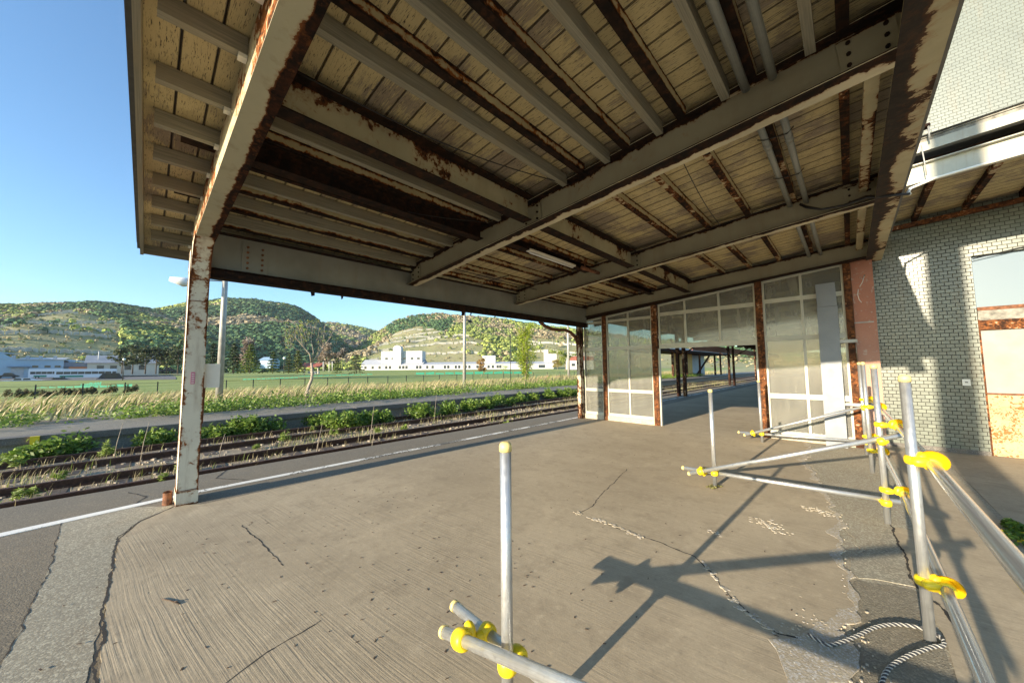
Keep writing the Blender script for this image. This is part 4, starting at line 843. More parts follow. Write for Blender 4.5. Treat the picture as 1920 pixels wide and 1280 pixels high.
con = [(398, 640, 10, 'dark conifer just right of the corner column', PG), (437, 640, 12, 'broad dark conifer behind the lamp pole', PG), (468, 642, 16, 'large yellow green spruce right of the lamp pole', (.085, .115, .02)), (511, 655, 10, 'medium spruce left of the round park lamp', (.06, .09, .02)), (541, 660, 7, 'narrow spruce right of the round park lamp', (.06, .085, .02)), (558, 654, 10, 'tall spruce behind the bare sapling', (.09, .11, .025)), (632, 668, 8, 'small spruce right of the red roofed pavilion', (.07, .1, .02)), (668, 661, 13, 'spruce in front of the long white building', (.08, .09, .04))]
for px, top, hwpx, lab, cl_ in con:
    D = 92; bs = at_d(px, 700, D); h = (700-top)*D/F; tree('spruce_tree', lab, bs, h, hwpx*D/F*1.25, 'conifer', cl_, tuple(c*1.6 for c in cl_), 1100)
tree('poplar_tree', 'slender yellow green young tree before the white building', (-18.7, 20.88, .08), 5.9, .9, 'broad', (.30, .36, .03), (.40, .44, .06), 10)
def leafy(tname, base, h, hw, n, col, col2, lsz):
    pass
pt = [o for o in C.objects if o.name == 'poplar_tree'][0]
for ch in list(pt.children):
    if ch.name.startswith('crown'): bpy.data.objects.remove(ch)
c = []
for br in range(64):
    a = random.uniform(0, 6.28); z0 = random.uniform(.4, 4.2); L = random.uniform(.9, 1.7)*(1-.10*z0); q_ = .52*math.sin(min(1, (z0+.4)/2.2)*1.57); ox, oy = math.cos(a)*q_, math.sin(a)*q_
    for k in range(150): t_ = random.random(); c.append((-18.7+ox*L*1.5*t_+random.gauss(0, .13), 20.88+oy*L*1.5*t_+random.gauss(0, .13), .1+z0+L*t_*.9+random.gauss(0, .1)))
c = np.array(c); V, Fc = leaves(c, .045, asp=.7); np_mesh('crown', V, Fc, colvar((.30, .36, .025), len(c), .35, (.17, .24, .02), .3), M['leaf'], pt)
b = MB()
for k in range(7): a = random.uniform(0, 6.28); z0 = .5+k*.4; b.tube([(-18.7, 20.88, z0), (-18.7+.3*math.cos(a), 20.88+.3*math.sin(a), z0+.7), (-18.7+.45*math.cos(a), 20.88+.45*math.sin(a), z0+1.5)], .025, 5, r1=.008)
b.build('branches', M['bark'], pt)
# bare sapling
sp = thing('bare_sapling', 'pale bare forked sapling with a crooked trunk behind the far platform', 'tree', (-18.75, 5.31, .1))
S0 = np.array([-18.75, 5.31, .1]); rgt = np.array([.69, .72, 0]) # picture-right direction roughly along the tracks
def sp_(u, z): d = ray(575+u, 690); d = d/np.linalg.norm(d); q = hit(575+u, z, 0, -18.75); return q
tr = [sp_(-1, 750), sp_(0, 738), sp_(4, 724), sp_(9, 712), sp_(11, 700), sp_(9, 680)]
b = MB(); b.tube(tr, .085, 8, radii=[.10, .085, .075, .07, .062, .055]); b.build('trunk', M['bark'], sp)
def limb(pts, r0, r1): b = MB(); b.tube([sp_(u, z)+np.array([random.uniform(-.25, .25), 0, 0])*(i > 0) for i, (u, z) in enumerate(pts)], r0, 6, r1=r1); b.build('limb', M['bark'], sp)
limb([(9, 680), (4, 664), (-8, 645), (-22, 631), (-35, 623), (-46, 620)], .045, .008); limb([(9, 680), (20, 666), (34, 650), (44, 635), (53, 620), (54, 608)], .042, .008)
limb([(9, 680), (10, 660), (9, 640), (8, 612)], .03, .006); limb([(-8, 645), (-14, 620), (-18, 612), (-28, 600)], .02, .005); limb([(34, 650), (33, 630), (36, 612), (38, 600)], .024, .005)
limb([(4, 664), (-20, 655), (-30, 645), (-32, 634)], .016, .005); limb([(20, 666), (24, 645), (20, 628), (24, 612)], .016, .004); limb([(-22, 631), (-25, 615), (-38, 608)], .012, .004); limb([(44, 635), (48, 620), (46, 606)], .012, .004)
tw = MB(); lf = []
for _ in range(110):
    u = random.uniform(-45, 55); zc = 606+abs(u-5)*.25+random.uniform(0, 40); p = sp_(u, zc)+np.array([random.uniform(-.5, .5), 0, 0]); q = p+np.array([random.uniform(-.1, .1), random.uniform(-.12, .12), random.uniform(.15, .4)]); tw.tube([p, q], .007, 4, r1=.003, cap=False)
    if random.random() < .75: lf += [q+rng.normal(0, .045, 3) for _ in range(9)]
tag(tw.build('twigs', M['bark'], sp), kind='stuff'); V, Fc = leaves(np.array(lf), .035); np_mesh('young_leaves', V, Fc, colvar((.26, .30, .05), len(lf), .3), M['leaf'], sp)
for px, top, hw, lab, cl_, bt in ((460, 632, 12, 'bare brown tree rising behind the yellow green spruce', (.27, .21, .17), 696), (608, 640, 14, 'bare pinkish tree behind the bare sapling', (.28, .22, .16), 696), (903, 668, 7, 'small reddish young tree before the white building', (.32, .20, .07), 706), (1060, 655, 16, 'yellow green tree at the right end of the white building', (.22, .26, .05), 696), (642, 650, 10, 'grey brown tree left of the white building', (.22, .19, .16), 692), (1045, 672, 9, 'orange tinged bush beside the far lamp pole', (.28, .22, .06), 694)):
    D = 100; bs = at_d(px, bt, D); tree('bare_tree', lab, bs, (bt-top)*D/F, hw*D/F, 'broad', cl_, tuple(c*1.25 for c in cl_), 1400)
for px, py, hw, lab in ((945, 697, 1.5, 'round lime green bush before the white building wing'),):
    D = 110; bs = at_d(px, py, D); tree('round_bush', lab, bs, 2.4, hw, 'broad', (.26, .36, .03), None, 700, 'bush')
# hedge bushes
for i, (px, py) in enumerate([(25, 746), (56, 744), (94, 744), (124, 741), (155, 741), (181, 739), (211, 737), (243, 736)]):
    c = G(px, py, -1.15); sc = np.linalg.norm(c[:2]); n = 1500; pts = clump_pts(c[0], c[1], -1.3, sc*.010, sc*.012, sc*.020, n, 7); V, Fc = leaves(pts, .07); o = np_mesh('hedge_bush', V, Fc, colvar((.10, .10, .035), n, .4, (.17, .12, .07), .3), M['leaf'])
    tag(o, ordw[i]+' dark rounded hedge bush from the left by the lawn fence', 'bush', 'hedge bushes by the lawn fence')
# ================================================================== FENCE, LAMPS
fn = thing('field_fence', 'low black wire fence with slim posts between the field and lawn', 'fence', (-41, 10, -1))
fy = [-9.6, -7.5, -5.4, -3.3, -1.2, .6, 2.8, 5.0, 7.0, 9.2, 11.4, 13.6, 15.8, 18, 20.5, 23, 25.5, 28, 31, 34, 37, 40.5, 44, 48, 52, 56, 61, 66]
zf = lambda x, y: tz(x, y)
for y in fy: b = MB(); b.box(-41.03, -40.97, y-.035, y+.035, zf(-41, y)-.1, zf(-41, y)+1.65); b.build('fence_post', M['fence'], fn)
b = MB()
for hz in (.5, 1.55): b.beam((-41, fy[0]-4, zf(-41, 0)+hz), (-41, 66, zf(-41, 0)+hz), .02, .02)
for hz in (.7, .9, 1.1, 1.3): b.beam((-41, fy[0]-4, zf(-41, 0)+hz), (-41, 66, zf(-41, 0)+hz), .008, .008)
b.build('wires', M['fence'], fn)
nets = [(60, 730, 250, 724, 5), (455, 712, 560, 708, 2), (780, 702, 1000, 700, 5), (150, 727, 190, 722, 8), (560, 706, 700, 702, 1.5)]
for i, (xa, ya, xb, yb, hp) in enumerate(nets):
    D = 58; a = at_d(xa, ya, D); c = at_d(xb, yb, D); b = MB(); h = hp*D/F
    for k in range(12):
        p = Vector(a).lerp(Vector(c), k/12); q = Vector(a).lerp(Vector(c), (k+.85)/12); b.face([p, q, q+Vector((0, 0, h*random.uniform(.5, 1))), p+Vector((0, 0, h*random.uniform(.5, 1)))])
    tag(b.build('green_net', M['netg']), ['long green windbreak net low on the left lawn', 'short green net between the lamp pole and sapling', 'green net strip before the long white building', 'small raised green net behind the hedge bushes', 'thin green net behind the bare sapling'][i], 'net')
def lamp(name, label, base, h, arm=None, head=None, r=.11, lean=(0, 0)):
    t = thing(name, label, 'pole', base); b = MB(); x, y, z = base; b.tube([(x, y, z), (x+lean[0], y+lean[1], z+h)], r, 12, r1=r*.65); b.build('pole', M['lampgrey'], t); return t
lp = lamp('street_lamp', 'tall grey lamp pole right of the corner column with a side shade', (-19.8, 2.19, .1), 7.5, r=.135)
b = MB(); b.beam((-19.8, 2.25, 5.45), (-19.8, .9, 5.33), .06, .05); b.build('arm', M['lampgrey'], lp)
b = MB(); b.tube([(-19.8, 1.25, 5.22), (-19.8, .85, 5.18), (-19.8, .42, 5.24)], .14, 12, radii=[.12, .2, .08]); b.build('lamp_shade', M['lampw'], lp)
l2 = lamp('street_lamp', 'slim grey lamp pole in the middle of the field', (-20.9, 16.5, .1), 7.2, r=.13); b = MB(); b.beam((-20.9, 16.5, 5.1), (-20.9, 17.0, 5.15), .05, .05); b.tube([(-20.9, 16.9, 5.1), (-20.9, 17.15, 5.1)], .09, 8); b.build('camera_bracket', M['fence'], l2)
lamp('street_lamp', 'bluish concrete pole near the downpipe at the screen', (-24.2, 34.8, .1), 7.5, r=.16)
b = MB(); b.tube([(-21.2, 21.8, .1), (-21.2, 21.8, 4.3)], .03, 6); tag(b.build('thin_pole', M['fence']), 'thin dark wire pole left of the slender young tree', 'pole')
for px, lab, D, bt, tp in ((230, 'park lamp with pale head before the dark pines', 95, 713, 675), (532, 'park lamp with round white head between spruces', 90, 700, 673)):
    bs = at_d(px, bt, D); h = (bt-tp)*D/F; t = thing('park_lamp', lab, 'lamp', bs); b = MB(); b.tube([bs, (bs[0], bs[1], bs[2]+h)], .09, 6); b.build('pole', M['fence'], t)
    b = MB(); b.tube([(bs[0], bs[1], bs[2]+h-.1), (bs[0], bs[1], bs[2]+h+.2), (bs[0], bs[1], bs[2]+h+.5)], .3, 10, radii=[.15, .36, .2]); b.build('lamp_head', M['lampw'], t)
for i, px in enumerate((606, 617, 623)):
    a = at_d(px, 697, 95); c = at_d(px, 678, 95); b = MB(); b.tube([a, c], .09, 6); tag(b.build('white_post', M['offw']), ['left', 'middle', 'right'][i]+'most slim white post beside the red roofed pavilion', 'post', 'white posts by the pavilion')
# debris pile
b = MB(); c = G(1045, 712, -.6)
for _ in range(60):
    x = c[0]+random.gauss(0, .9); y = c[1]+random.gauss(0, 1.6); s_ = random.uniform(.15, .5); b.beam((x, y, -.7+random.uniform(0, .3)), (x+s_*random.uniform(-1, 1), y+s_, -.5+random.uniform(0, .6)), .2, .2)
tag(b.build('debris_pile', M['debris']), 'heap of orange brown rubble in the dry grass near the far pole', 'debris', kind='stuff')
# ================================================================== FAR BUILDINGS AND VEHICLES (built facing the station)
RGT = Vector(RM[0]); RGT.z = 0; RGT.normalize(); FWD = Vector((-RGT.y, RGT.x, 0))
class Fac:
    """builds in a frame: origin, x to the picture right, y away from the station"""
    def __init__(s, px, py, D, par=False):
        s.o = Vector(at_d(px, py, D)); s.k = D/F; s.r, s.f = (Vector((0, 1, 0)), Vector((-1, 0, 0))) if par else (RGT, FWD)
    def p(s, x, y, z): return s.o+s.r*x+s.f*y+Vector((0, 0, z))
    def X(s, px): return float(hit(px, 700, 0, s.o.x)[1])-s.o.y
    def boxm(s, b, x0, x1, y0, y1, z0, z1):
        p = s.p; v = [p(x0, y0, z0), p(x1, y0, z0), p(x1, y1, z0), p(x0, y1, z0), p(x0, y0, z1), p(x1, y0, z1), p(x1, y1, z1), p(x0, y1, z1)]
        for f in ((0, 1, 5, 4), (1, 2, 6, 5), (2, 3, 7, 6), (3, 0, 4, 7), (4, 5, 6, 7), (3, 2, 1, 0)): b.face([v[i] for i in f])
    def gable(s, b, x0, x1, y0, y1, z0, zr, ov=.4):
        p = s.p; ym = (y0+y1)/2
        b.face([p(x0-ov, y0-ov, z0), p(x1+ov, y0-ov, z0), p(x1+ov, ym, zr), p(x0-ov, ym, zr)]); b.face([p(x1+ov, y1+ov, z0), p(x0-ov, y1+ov, z0), p(x0-ov, ym, zr), p(x1+ov, ym, zr)])
        b.face([p(x0, y0, z0), p(x0, ym, zr-.1), p(x0, y1, z0)]); b.face([p(x1, y0, z0), p(x1, y1, z0), p(x1, ym, zr-.1)])
# long white building
f = Fac(677, 694.5, 238); k = f.k; wb = thing('long_white_building', 'long low white building with a raised block and rounded tower', 'building', tuple(f.o))
X = lambda px: (px-677)*k
b = MB(); f.boxm(b, 0, X(1038), 0, 14, 0, 3.9); b.build('wall', M['white'], wb)
b = MB(); f.gable(b, 0, X(792), 0, 14, 3.9, 7.4); b.build('roof', M['roofw'], wb); b = MB(); f.gable(b, X(792)+.5, X(1038), 0, 14, 3.9, 5.4); b.build('roof', M['roofw'], wb)
b = MB(); f.boxm(b, X(712), X(789.5), 2.2, 12, 3.8, 13.2); b.build('raised_block', M['white'], wb)
b = MB(); f.boxm(b, X(736.5), X(751.5), -.4, 4, 3.9, 14.8)
ctr = X(744); 
for i in range(8):
    a0, a1 = math.pi*i/8, math.pi*(i+1)/8; r = X(751.5)-ctr; b.face([f.p(ctr+r*math.cos(a0), -.4, 14.8+2.2*math.sin(a0)), f.p(ctr+r*math.cos(a1), -.4, 14.8+2.2*math.sin(a1)), f.p(ctr, -.4, 14.8)]); b.face([f.p(ctr+r*math.cos(a0), -.4, 14.8+2.2*math.sin(a0)), f.p(ctr+r*math.cos(a0), 4, 14.8+2.2*math.sin(a0)), f.p(ctr+r*math.cos(a1), 4, 14.8+2.2*math.sin(a1)), f.p(ctr+r*math.cos(a1), -.4, 14.8+2.2*math.sin(a1))])
b.build('tower', M['white'], wb); b = MB(); f.boxm(b, X(741), X(747), -.5, -.38, 5.5, 15); b.build('tower_glazing', M['bluegrey'], wb)
for px in (722, 734, 756, 770.5, 782.5): b = MB(); f.boxm(b, X(px)-.9, X(px)+.9, 2.1, 2.25, 7.3, 8.7); b.build('window', M['win'], wb)
for px in (685, 698.5, 711.5, 724, 731, 749.5, 756, 762, 782, 788, 801, 811, 834, 840.5, 854.5, 861, 873, 880, 895, 916, 924, 933, 938, 1012, 1016, 1020): b = MB(); f.boxm(b, X(px)-.75, X(px)+.75, -.12, .03, 1.0, 3.0); b.build('window', M['win'], wb)
b = MB(); f.boxm(b, X(903.5), X(928.5), 3, 10, 3.9, 9.6); b.build('roof_block', M['white'], wb)
b = MB(); f.boxm(b, X(1022), X(1029), 3, 8, 3.9, 13.5); f.boxm(b, X(1029), X(1045), 3, 11, 3.9, 10.5); b.build('end_block', M['white'], wb)
f = Fac(1058, 693, 190); rb = thing('red_banded_house', 'white house with a red band beside the downpipe', 'building', tuple(f.o)); b = MB(); f.boxm(b, 2.5, 16, 0, 10, 0, 8.5); b.build('wall', M['white'], rb)
b = MB(); f.boxm(b, 2.4, 16.1, -.1, 0, 5.0, 7.3); b.build('red_band', M['redroof'], rb); b = MB(); f.boxm(b, 1.5, 16.5, -1, 11, 8.5, 9.0); b.build('roof', M['roofw'], rb)
for xx in (4, 8): b = MB(); f.boxm(b, xx, xx+1.8, -.15, 0, 2, 3.4); b.build('window', M['win'], rb)
# warehouse
f = Fac(60, 708, 132, True); k = f.k; X = f.X; wh = thing('blue_warehouse', 'pale blue warehouse with white eaves and roof vents at far left', 'building', tuple(f.o))
b = MB(); f.boxm(b, X(-90), X(118), 0, 30, 0, 6.9); b.build('wall', M['bluewall'], wh); b = MB(); p = f.p
b.face([p(X(-90), -.1, 9.6), p(X(-5), -.1, 9.6), p(X(26), -.1, 6.95), p(X(-90), -.1, 6.95)]); b.face([p(X(-90), -.1, 9.7), p(X(-5), -.1, 9.7), p(X(-5), 30, 9.7), p(X(-90), 30, 9.7)]); b.build('gable', M['bluewall'], wh)
b = MB(); b.face([p(X(26), -.4, 7.0), p(X(118), -.4, 7.0), p(X(118), 16, 8.0), p(X(26), 16, 8.0)]); f.boxm(b, X(26), X(118), -.5, -.1, 6.75, 7.0); b.face([p(X(118), -.4, 6.6), p(X(172), -.4, 5.6), p(X(172), 12, 6.0), p(X(118), 12, 7.2)]); b.build('roof', M['roofw'], wh)
b = MB(); f.boxm(b, X(118), X(165), .5, 15, 3.6, 5.9); b.build('blue_wing', M['darkroof'], wh)
for px in (18, 45, 70, 98): b = MB(); f.boxm(b, X(px)-.4, X(px)+.4, 3, 4, 7, 8.4); b.build('roof_vent', M['roofw'], wh)
b = MB(); f.boxm(b, X(14), X(56), -2.2, 0, 4.0, 4.3); b.build('porch_roof', M['darkroof'], wh); b = MB(); f.boxm(b, X(20), X(44), -.08, .0, 0, 3.8); b.build('loading_door', M['bluegrey'], wh)
for px in (65, 88, 107): b = MB(); f.boxm(b, X(px)-.7, X(px)+.7, -.08, 0, 3.8, 4.6); b.build('window', M['win'], wh)
f = Fac(146, 706, 140, True); X = f.X; bh = thing('brown_gabled_house', 'small house with a brown wall and cream side behind the buses', 'building', tuple(f.o)); b = MB(); f.boxm(b, -2.5, 3.5, 0, 8, 0, 4); b.build('wall', M['brownwall'], bh); b = MB(); f.gable(b, -4, 3.7, 0, 8, 4, 5.6); b.build('roof', M['darkroof'], bh)
f = Fac(162, 705, 138, True); gh = thing('grey_roofed_house', 'cream house with a broad grey roof left of the dark pines', 'building', tuple(f.o)); b = MB(); f.boxm(b, 0, 20, 0, 10, 0, 5.2); b.build('wall', M['creamwall'], gh); b = MB(); f.gable(b, 0, 20, 0, 10, 5.2, 8.4, .8); b.build('roof', M['greyroof'], gh)
for xx in (2.5, 6, 10, 14): b = MB(); f.boxm(b, xx, xx+1.8, -.1, 0, 2.4, 4.2); b.build('window', M['win'], gh)
b = MB(); b.tube([f.p(2.6, 2, 6), f.p(2.6, 2, 10)], .15, 6); b.build('flue', M['white'], gh)
f = Fac(566, 699, 100); k = f.k; pv = thing('red_roofed_pavilion', 'small open park pavilion with a red roof behind the sapling', 'pavilion', tuple(f.o)); b = MB(); f.gable(b, 0, 30*k, 0, 4, 1.6, 2.9, .5); b.build('roof', M['redroof'], pv)
for xx in (.3, 2.2, 4.2): b = MB(); f.boxm(b, xx, xx+.25, .3, .55, -.4, 1.7); b.build('post', M['creamwall'], pv)
b = MB(); f.boxm(b, .8, 4.0, 1.5, 2, -.2, .4); b.build('bench', M['bluegrey'], pv)
f = Fac(497, 690, 130); b = MB(); f.boxm(b, -2, 2, 0, 5, 0, 3); f.gable(b, -2, 2, 0, 5, 3, 4.2); tag(b.build('distant_shed', M['bluewall']), 'tiny pale blue shed between the spruces', 'shed')
def bus(label, px, py, D, L, H, nwin, front=1):
    f = Fac(px, py, D, True); t = thing('parked_bus', label, 'bus', tuple(f.o), 'parked buses'); b = MB(); f.boxm(b, 0, L, 0, 2.5, .45, H); f.boxm(b, .1, L-.1, .05, 2.45, H, H+.12); b.build('body', M['carwhite'], t)
    for i in range(nwin): w_ = (L-1.6)/nwin; b = MB(); f.boxm(b, .4+i*w_, .4+(i+.93)*w_, -.03, 0, 1.75, 2.65); b.build('window', M['win'], t)
    b = MB(); f.boxm(b, L-1.05, L-.1, -.03, 0, 1.1, 2.65); f.boxm(b, L, L+.03, .2, 2.3, 1.2, 2.7); b.build('windscreen', M['win'], t)
    b = MB(); f.boxm(b, 1.2, L*.45, -.035, 0, .7, 1.3); b.build('stripe', M['net'], t)
    for xx in (2.0, L-2.6):
        b = MB(); c = f.p(xx, -.05, .5); b.tube([c, c+f.f*.3], .5, 14); w_ = b.build('wheel', M['tyre'], t); b = MB(); b.tube([c-f.f*.03, c+f.f*.02], .26, 10); b.build('rim', M['roofw'], w_)
bus('white parked bus with dark windows at left before the warehouse', 52, 710.5, 126, 9.0, 3.5, 6); bus('longer white coach with bluish windows beside the dark van', 101, 711, 123, 14.5, 3.5, 8)
def car(label, px, py, D, L, H, mat, van=False):
    f = Fac(px, py, D, True); t = thing('parked_car', label, 'van' if van else 'car', tuple(f.o), 'parked cars'); b = MB(); p = f.p
    prof = [(0, .35), (0, .85), (.06*L, .95), (.22*L, H), (.78*L, H), (.92*L, .95), (L, .85), (L, .35)] if van else [(0, .35), (0, .8), (.08*L, .9), (.26*L, .98), (.36*L, H), (.68*L, H), (.86*L, .98), (L, .85), (L, .35)]
    b.face([p(x, 0, z) for x, z in prof][::-1]); b.face([p(x, 1.75, z) for x, z in prof])
    for i in range(len(prof)): (xa, za), (xb, zb_) = prof[i], prof[(i+1) % len(prof)]; b.face([p(xa, 0, za), p(xb, 0, zb_), p(xb, 1.75, zb_), p(xa, 1.75, za)])
    b.build('body', M[mat], t)
    for xa, xb in ((.30, .5), (.52, .72)): b = MB(); b.face([p(xa*L, -.02, 1.0), p(xb*L, -.02, 1.0), p((xb-.01)*L, -.02, H-.1), p((xa+.03)*L, -.02, H-.1)]); b.build('window', M['win'], t)
    for xx in (.18*L, .8*L): b = MB(); c = p(xx, -.03, .33); b.tube([c, c+f.f*.22], .33, 12); b.build('wheel', M['tyre'], t)
car('white parked estate car at the far left edge of the lot', 0, 720, 96, 7.2*.95, 1.55, 'carwhite'); car('dark parked saloon car between the white car and the coach', 80, 717.5, 105, 5.6, 1.5, 'cardark'); car('dark grey parked van right of the long coach', 180, 714.5, 110, 6.0, 2.5, 'cardark', True); car('black car half hidden behind the white estate car', -8, 709, 112, 4.2, 1.7, 'cardark'); car('distant parked car behind the pine trunks', 298, 698, 125, 4.5, 1.8, 'cardark')
a = [at_d(x, y, D) for x, y, D in ((-200, 722, 95), (330, 713, 100), (330, 706, 170), (-200, 706, 190))]
b = MB(); zz = [tz(p[0], p[1])+.03 for p in a]; b.face([(p[0], p[1], -1.25) for p in a]); o = b.build('parking_lot', M['lot']); o['kind'] = 'structure'
# ================================================================== HILLS
def ico(sub):
    bm_ = __import__('bmesh').new(); __import__('bmesh').ops.create_icosphere(bm_, subdivisions=sub, radius=1); V = np.array([v.co[:] for v in bm_.verts]); Fc = np.array([[v.index for v in f.verts] for f in bm_.faces]); bm_.free(); return V, Fc
ICO = {1: ico(1), 2: ico(2)}
def vnoise(x, y, s, seed=0):
    v = 0; a = 1; r = np.random.default_rng(seed)
    for o_ in range(5):
        ph = r.uniform(0, 6.28, 6); k1, k2 = r.uniform(.6, 1.4, 2)
        v = v+a*(np.sin(x*s*k1+ph[0]+1.7*np.sin(y*s*.7+ph[1]))*np.sin(y*s*k2+ph[2]+1.3*np.sin(x*s*.9+ph[3]))); a *= .55; s *= 2.1
    return v
class Hill:
    def __init__(s, name, sky_, Rb, Rt, z0, pw, seed, amp=1.0):
        s.sx = np.array([p[0] for p in sky_], float); s.sy = np.array([p[1] for p in sky_], float); s.Rb = Rb; s.Rt = Rt; s.z0 = z0; s.pw = pw; s.seed = seed; s.amp = amp; s.name = name
    def pt(s, u, t):
        """u = azimuth expressed as picture column, t = 0 foot .. 1 crest .. 1.4 back"""
        sy = np.interp(u, s.sx, s.sy)-0; d = np.stack([RM.T @ np.array([a-CX, CY-b_, -F]) for a, b_ in zip(u, sy)]); hd = np.hypot(d[:, 0], d[:, 1]); tanel = d[:, 2]/hd; az = d[:, :2]/hd[:, None]
        R = s.Rb+(s.Rt-s.Rb)*t; zr = EYE+tanel*s.Rt-8
        prof = np.where(t <= 1, np.clip(t, 0, 1)**s.pw*(1-.0*t), 1-(t-1)*1.2)
        x = az[:, 0]*R; y = az[:, 1]*R; z = s.z0+(zr-s.z0)*prof+s.amp*vnoise(x, y, .011, s.seed)*6*np.clip(t*(1.15-np.minimum(t, 1.15))*4, 0, 1)
        return np.stack([x, y, z], 1)
    def mesh(s, nu=150, nt_=40):
        U = np.linspace(s.sx[0], s.sx[-1], nu); T = np.linspace(-.05, 1.4, nt_); uu, tt = np.meshgrid(U, T, indexing='ij'); V = s.pt(uu.ravel(), tt.ravel()); i, j = np.meshgrid(np.arange(nu-1), np.arange(nt_-1), indexing='ij'); a = (i*nt_+j).ravel()
        Fc = np.stack([a, a+nt_, a+nt_+1, a+1], 1); o = np_mesh(s.name, V, Fc, np.ones((len(Fc), 3)), M['hillsoil'], smooth=True); o['kind'] = 'structure'
    def wood(s, n, rad, maskf, colf, sub=1, name='hill_forest', label=''):
        u = rng.uniform(s.sx[0], s.sx[-1], n); t = rng.uniform(0, 1.08, n)**.8; p = s.pt(u, t); keep = maskf(u, t, p); u = u[keep]; t = t[keep]; p = p[keep]; n = len(u)
        if n == 0: return
        c = colf(u, t, p); r = rad*rng.uniform(.65, 1.35, n); K = 24
        dv = rng.normal(size=(n, K, 3)); dv /= np.linalg.norm(dv, axis=2)[:, :, None]; dv[:, :, 2] = np.abs(dv[:, :, 2])*1.1; ce = p[:, None, :]+dv*r[:, None, None]*rng.uniform(.6, 1.0, (n, K, 1))+np.array([0, 0, 1])*(r[:, None, None]*.45)
        a_ = np.cross(dv, rng.normal(size=(n, K, 3))); a_ /= np.linalg.norm(a_, axis=2)[:, :, None]; b_ = np.cross(dv, a_); b_ /= np.linalg.norm(b_, axis=2)[:, :, None]; sz = r[:, None, None]*.36*rng.uniform(.7, 1.3, (n, K, 1))
        a_ = a_*sz; b_ = b_*sz*.85; cen_ = ce
        V = np.stack([cen_-a_-b_*.3, cen_+b_-a_*.2, cen_+a_+b_*.25, cen_-b_+a_*.2], 2).reshape(-1, 3); Fc = np.arange(len(V)).reshape(-1, 4); cf = np.repeat(c, K, 0)*rng.uniform(.84, 1.16, (n*K, 1))
        o = np_mesh(name, V, Fc, cf, M['crown']); tag(o, label, 'forest', kind='stuff')
EV_SHADE = np.array([.06, .115, .045]); LIME = np.array([.31, .36, .085]); BRN_ = np.array([.33, .275, .165]); MID = np.array([.23, .28, .075]); DRY = np.array([.42, .35, .19])  # first tone serves evergreens and the painted shade of the second hill's foot
def pal(w):
    def f(u, t, p):
        a = vnoise(p[:, 0], p[:, 1], .014, 11)+rng.normal(0, .16, len(u)); b_ = vnoise(p[:, 0], p[:, 1], .019, 23)+rng.normal(0, .2, len(u)); c = np.tile(MID, (len(u), 1)); c[b_ > .25] = BRN_; c[b_ < -.45] = LIME; e = w(u, t, a); c[e] = EV_SHADE*rng.uniform(.8, 1.7, (e.sum(), 1)); return c*rng.uniform(.8, 1.25, (len(u), 1))
    return f
A = Hill('hill', [(-420, 590), (-200, 572), (0, 562), (60, 556), (110, 553), (170, 552), (230, 558), (290, 566), (345, 578), (390, 598), (430, 625), (470, 655), (500, 682)], 255, 640, -1, 1.0, 3)
A.mesh()
def terrA(u, t): return (u < 235+0*t) & (t < np.interp(u, [-420, 0, 60, 140, 180, 235], [.55, .62, .75, .90, .80, .5])*.80)
A.wood(20000, 2.3, lambda u, t, p: ~terrA(u, t) | (rng.random(len(u)) < .012), pal(lambda u, t, a: (a > .55) | ((np.abs(u-105) < 45) & (t > .72) & (t < .90)) | ((u > 130) & (u < 300) & (t > .86)) | ((u > 190) & (u < 280) & (t > .70) & (t < .82) & (a > -.2))), 1, 'hill_forest', 'mixed spring woodland covering the left hill')
A.wood(6000, .8, lambda u, t, p: terrA(u, t), lambda u, t, p: np.where(rng.random((len(u), 1)) < .5, DRY, np.array([.15, .19, .05]))*rng.uniform(.7, 1.2, (len(u), 1)), 1, 'hill_scrub', 'low scrub on the terraced slope of the left hill')
Bh = Hill('hill', [(150, 640), (250, 585), (345, 568), (385, 565), (420, 562), (480, 560), (530, 566), (555, 572), (570, 580), (590, 592), (605, 604), (620, 616), (640, 634), (665, 660), (690, 690)], 330, 800, -1, .85, 8)
Bh.mesh(); Bh.wood(15000, 3.6, lambda u, t, p: u > 250, pal(lambda u, t, a: (a > .2) | (t < .38) | ((t > .85) & (u > 470)) | ((t > .55) & (t < .7))), 1, 'hill_forest', 'dense woodland covering the second hill behind the lamp pole')  # shade at the hill foot is painted as dark evergreen crowns
Ch = Hill('hill', [(520, 640), (560, 612), (600, 604), (640, 607), (665, 611), (700, 618), (740, 632), (800, 660)], 800, 1300, -1, .9, 5)
Ch.mesh(80, 24); Ch.wood(3500, 7, lambda u, t, p: t > .1, pal(lambda u, t, a: a > .2), 1, 'hill_forest', 'distant wooded ridge seen in the valley gap')
Dh = Hill('hill', [(560, 700), (600, 694), (640, 668), (665, 652), (690, 632), (715, 614), (740, 597), (760, 590), (790, 583), (820, 580), (860, 583), (900, 588), (940, 595), (980, 600), (1040, 606), (1120, 612), (1300, 640), (1450, 655), (1800, 665), (2300, 670)], 265, 620, 0, .95, 14)
Dh.mesh(170, 40)
def terrD(u, t): return ((u > 690) & (u < 905) & (t < np.interp(u, [690, 735, 780, 830, 905], [.15, .62, .72, .45, .2]))) | ((u > 985) & (u < 1110) & (t < .5)) | ((u > 1180) & (t < .35))
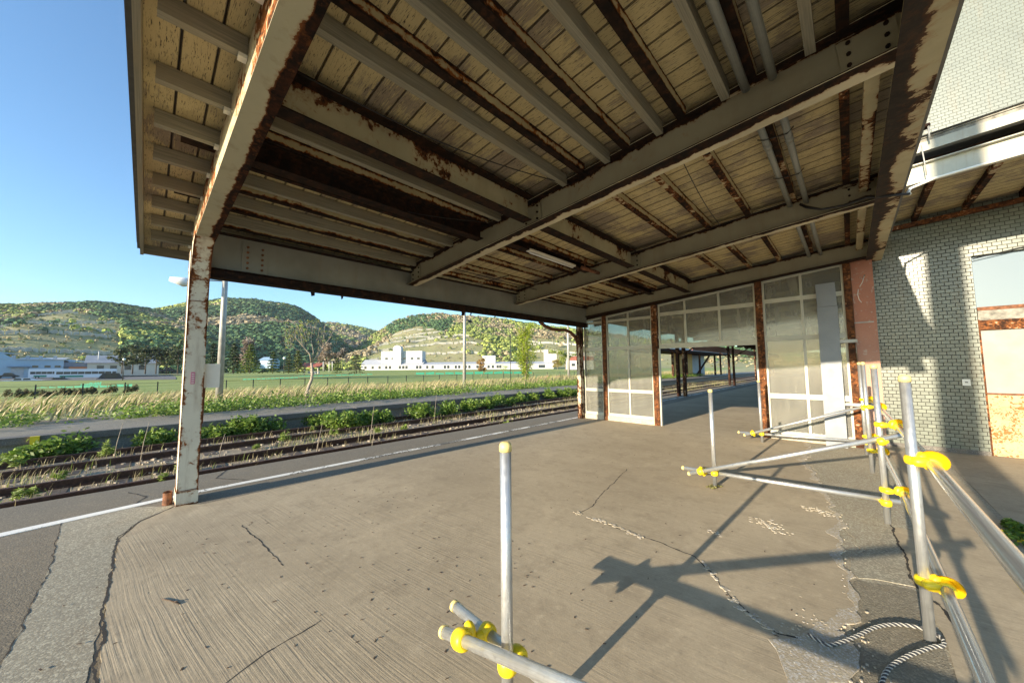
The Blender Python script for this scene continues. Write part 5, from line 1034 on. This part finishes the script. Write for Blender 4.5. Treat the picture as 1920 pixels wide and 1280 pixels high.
Dh.wood(22000, 2.4, lambda u, t, p: ~terrD(u, t) | (rng.random(len(u)) < .04), pal(lambda u, t, a: (a > .75) | ((u > 725) & (u < 800) & (t > .68) & (t < .98)) | ((u > 800) & (u < 850) & (t > .55) & (t < .8)) | ((u > 1270) & (a > 0))), 1, 'hill_forest', 'mixed spring woodland covering the right hill')
Dh.wood(5000, .8, lambda u, t, p: terrD(u, t), lambda u, t, p: np.where(rng.random((len(u), 1)) < .65, DRY, np.array([.16, .17, .06]))*rng.uniform(.7, 1.2, (len(u), 1)), 1, 'hill_scrub', 'low dry scrub on the terraced slope of the right hill')
def terraces(H, spec, label):
    b = MB()
    for u0, u1, t in spec:
        u = u0
        while u < u1:
            q = H.pt(np.array([u, u+1.6]), np.array([t, t])+.002*math.sin(u*.3))
            if random.random() < .86:
                a, c = Vector(q[0]), Vector(q[1]); b.face([a+Vector((0, 0, .3)), c+Vector((0, 0, .3)), c+Vector((0, 0, 2.0)), a+Vector((0, 0, 2.0))]); b.beam(a+Vector((0, 0, .2)), a+Vector((0, 0, 2.3)), .3, .3, up=(0, 1, 0))
            u += 2.5
    tag(b.build('snow_fences', M['snow'], None), label, 'snow fence', kind='stuff')
terraces(A, [(-60, 225, .13), (-60, 215, .21), (-60, 222, .29), (-60, 222, .37), (-60, 225, .45), (-30, 215, .53), (35, 150, .61), (60, 150, .68), (90, 140, .74)], 'rows of pale snow fences stepping up the left hillside')
terraces(Dh, [(690, 905, .10), (690, 895, .19), (700, 885, .28), (715, 865, .37), (725, 840, .46), (735, 815, .55), (990, 1110, .15), (990, 1110, .25), (990, 1100, .35)], 'rows of dull snow fences on the right hillside terraces')
print('objects', len(bpy.data.objects))

# ================================================================== HAZE
b = MB(); b.box(-1750, 1050, -1050, 1750, -3.0, 190)
hz = b.v; hm = bpy.data.materials.new('haze'); hm.use_nodes = True; ht = hm.node_tree; ht.nodes.remove(ht.nodes['Principled BSDF'])
pvn = ht.nodes.new('ShaderNodeVolumePrincipled'); pvn.inputs['Density'].default_value = .0001; pvn.inputs['Color'].default_value = (.82, .90, 1, 1); pvn.inputs['Anisotropy'].default_value = .2
ht.links.new(pvn.outputs[0], ht.nodes['Material Output'].inputs['Volume']); o = b.build('haze', hm); o['kind'] = 'stuff'
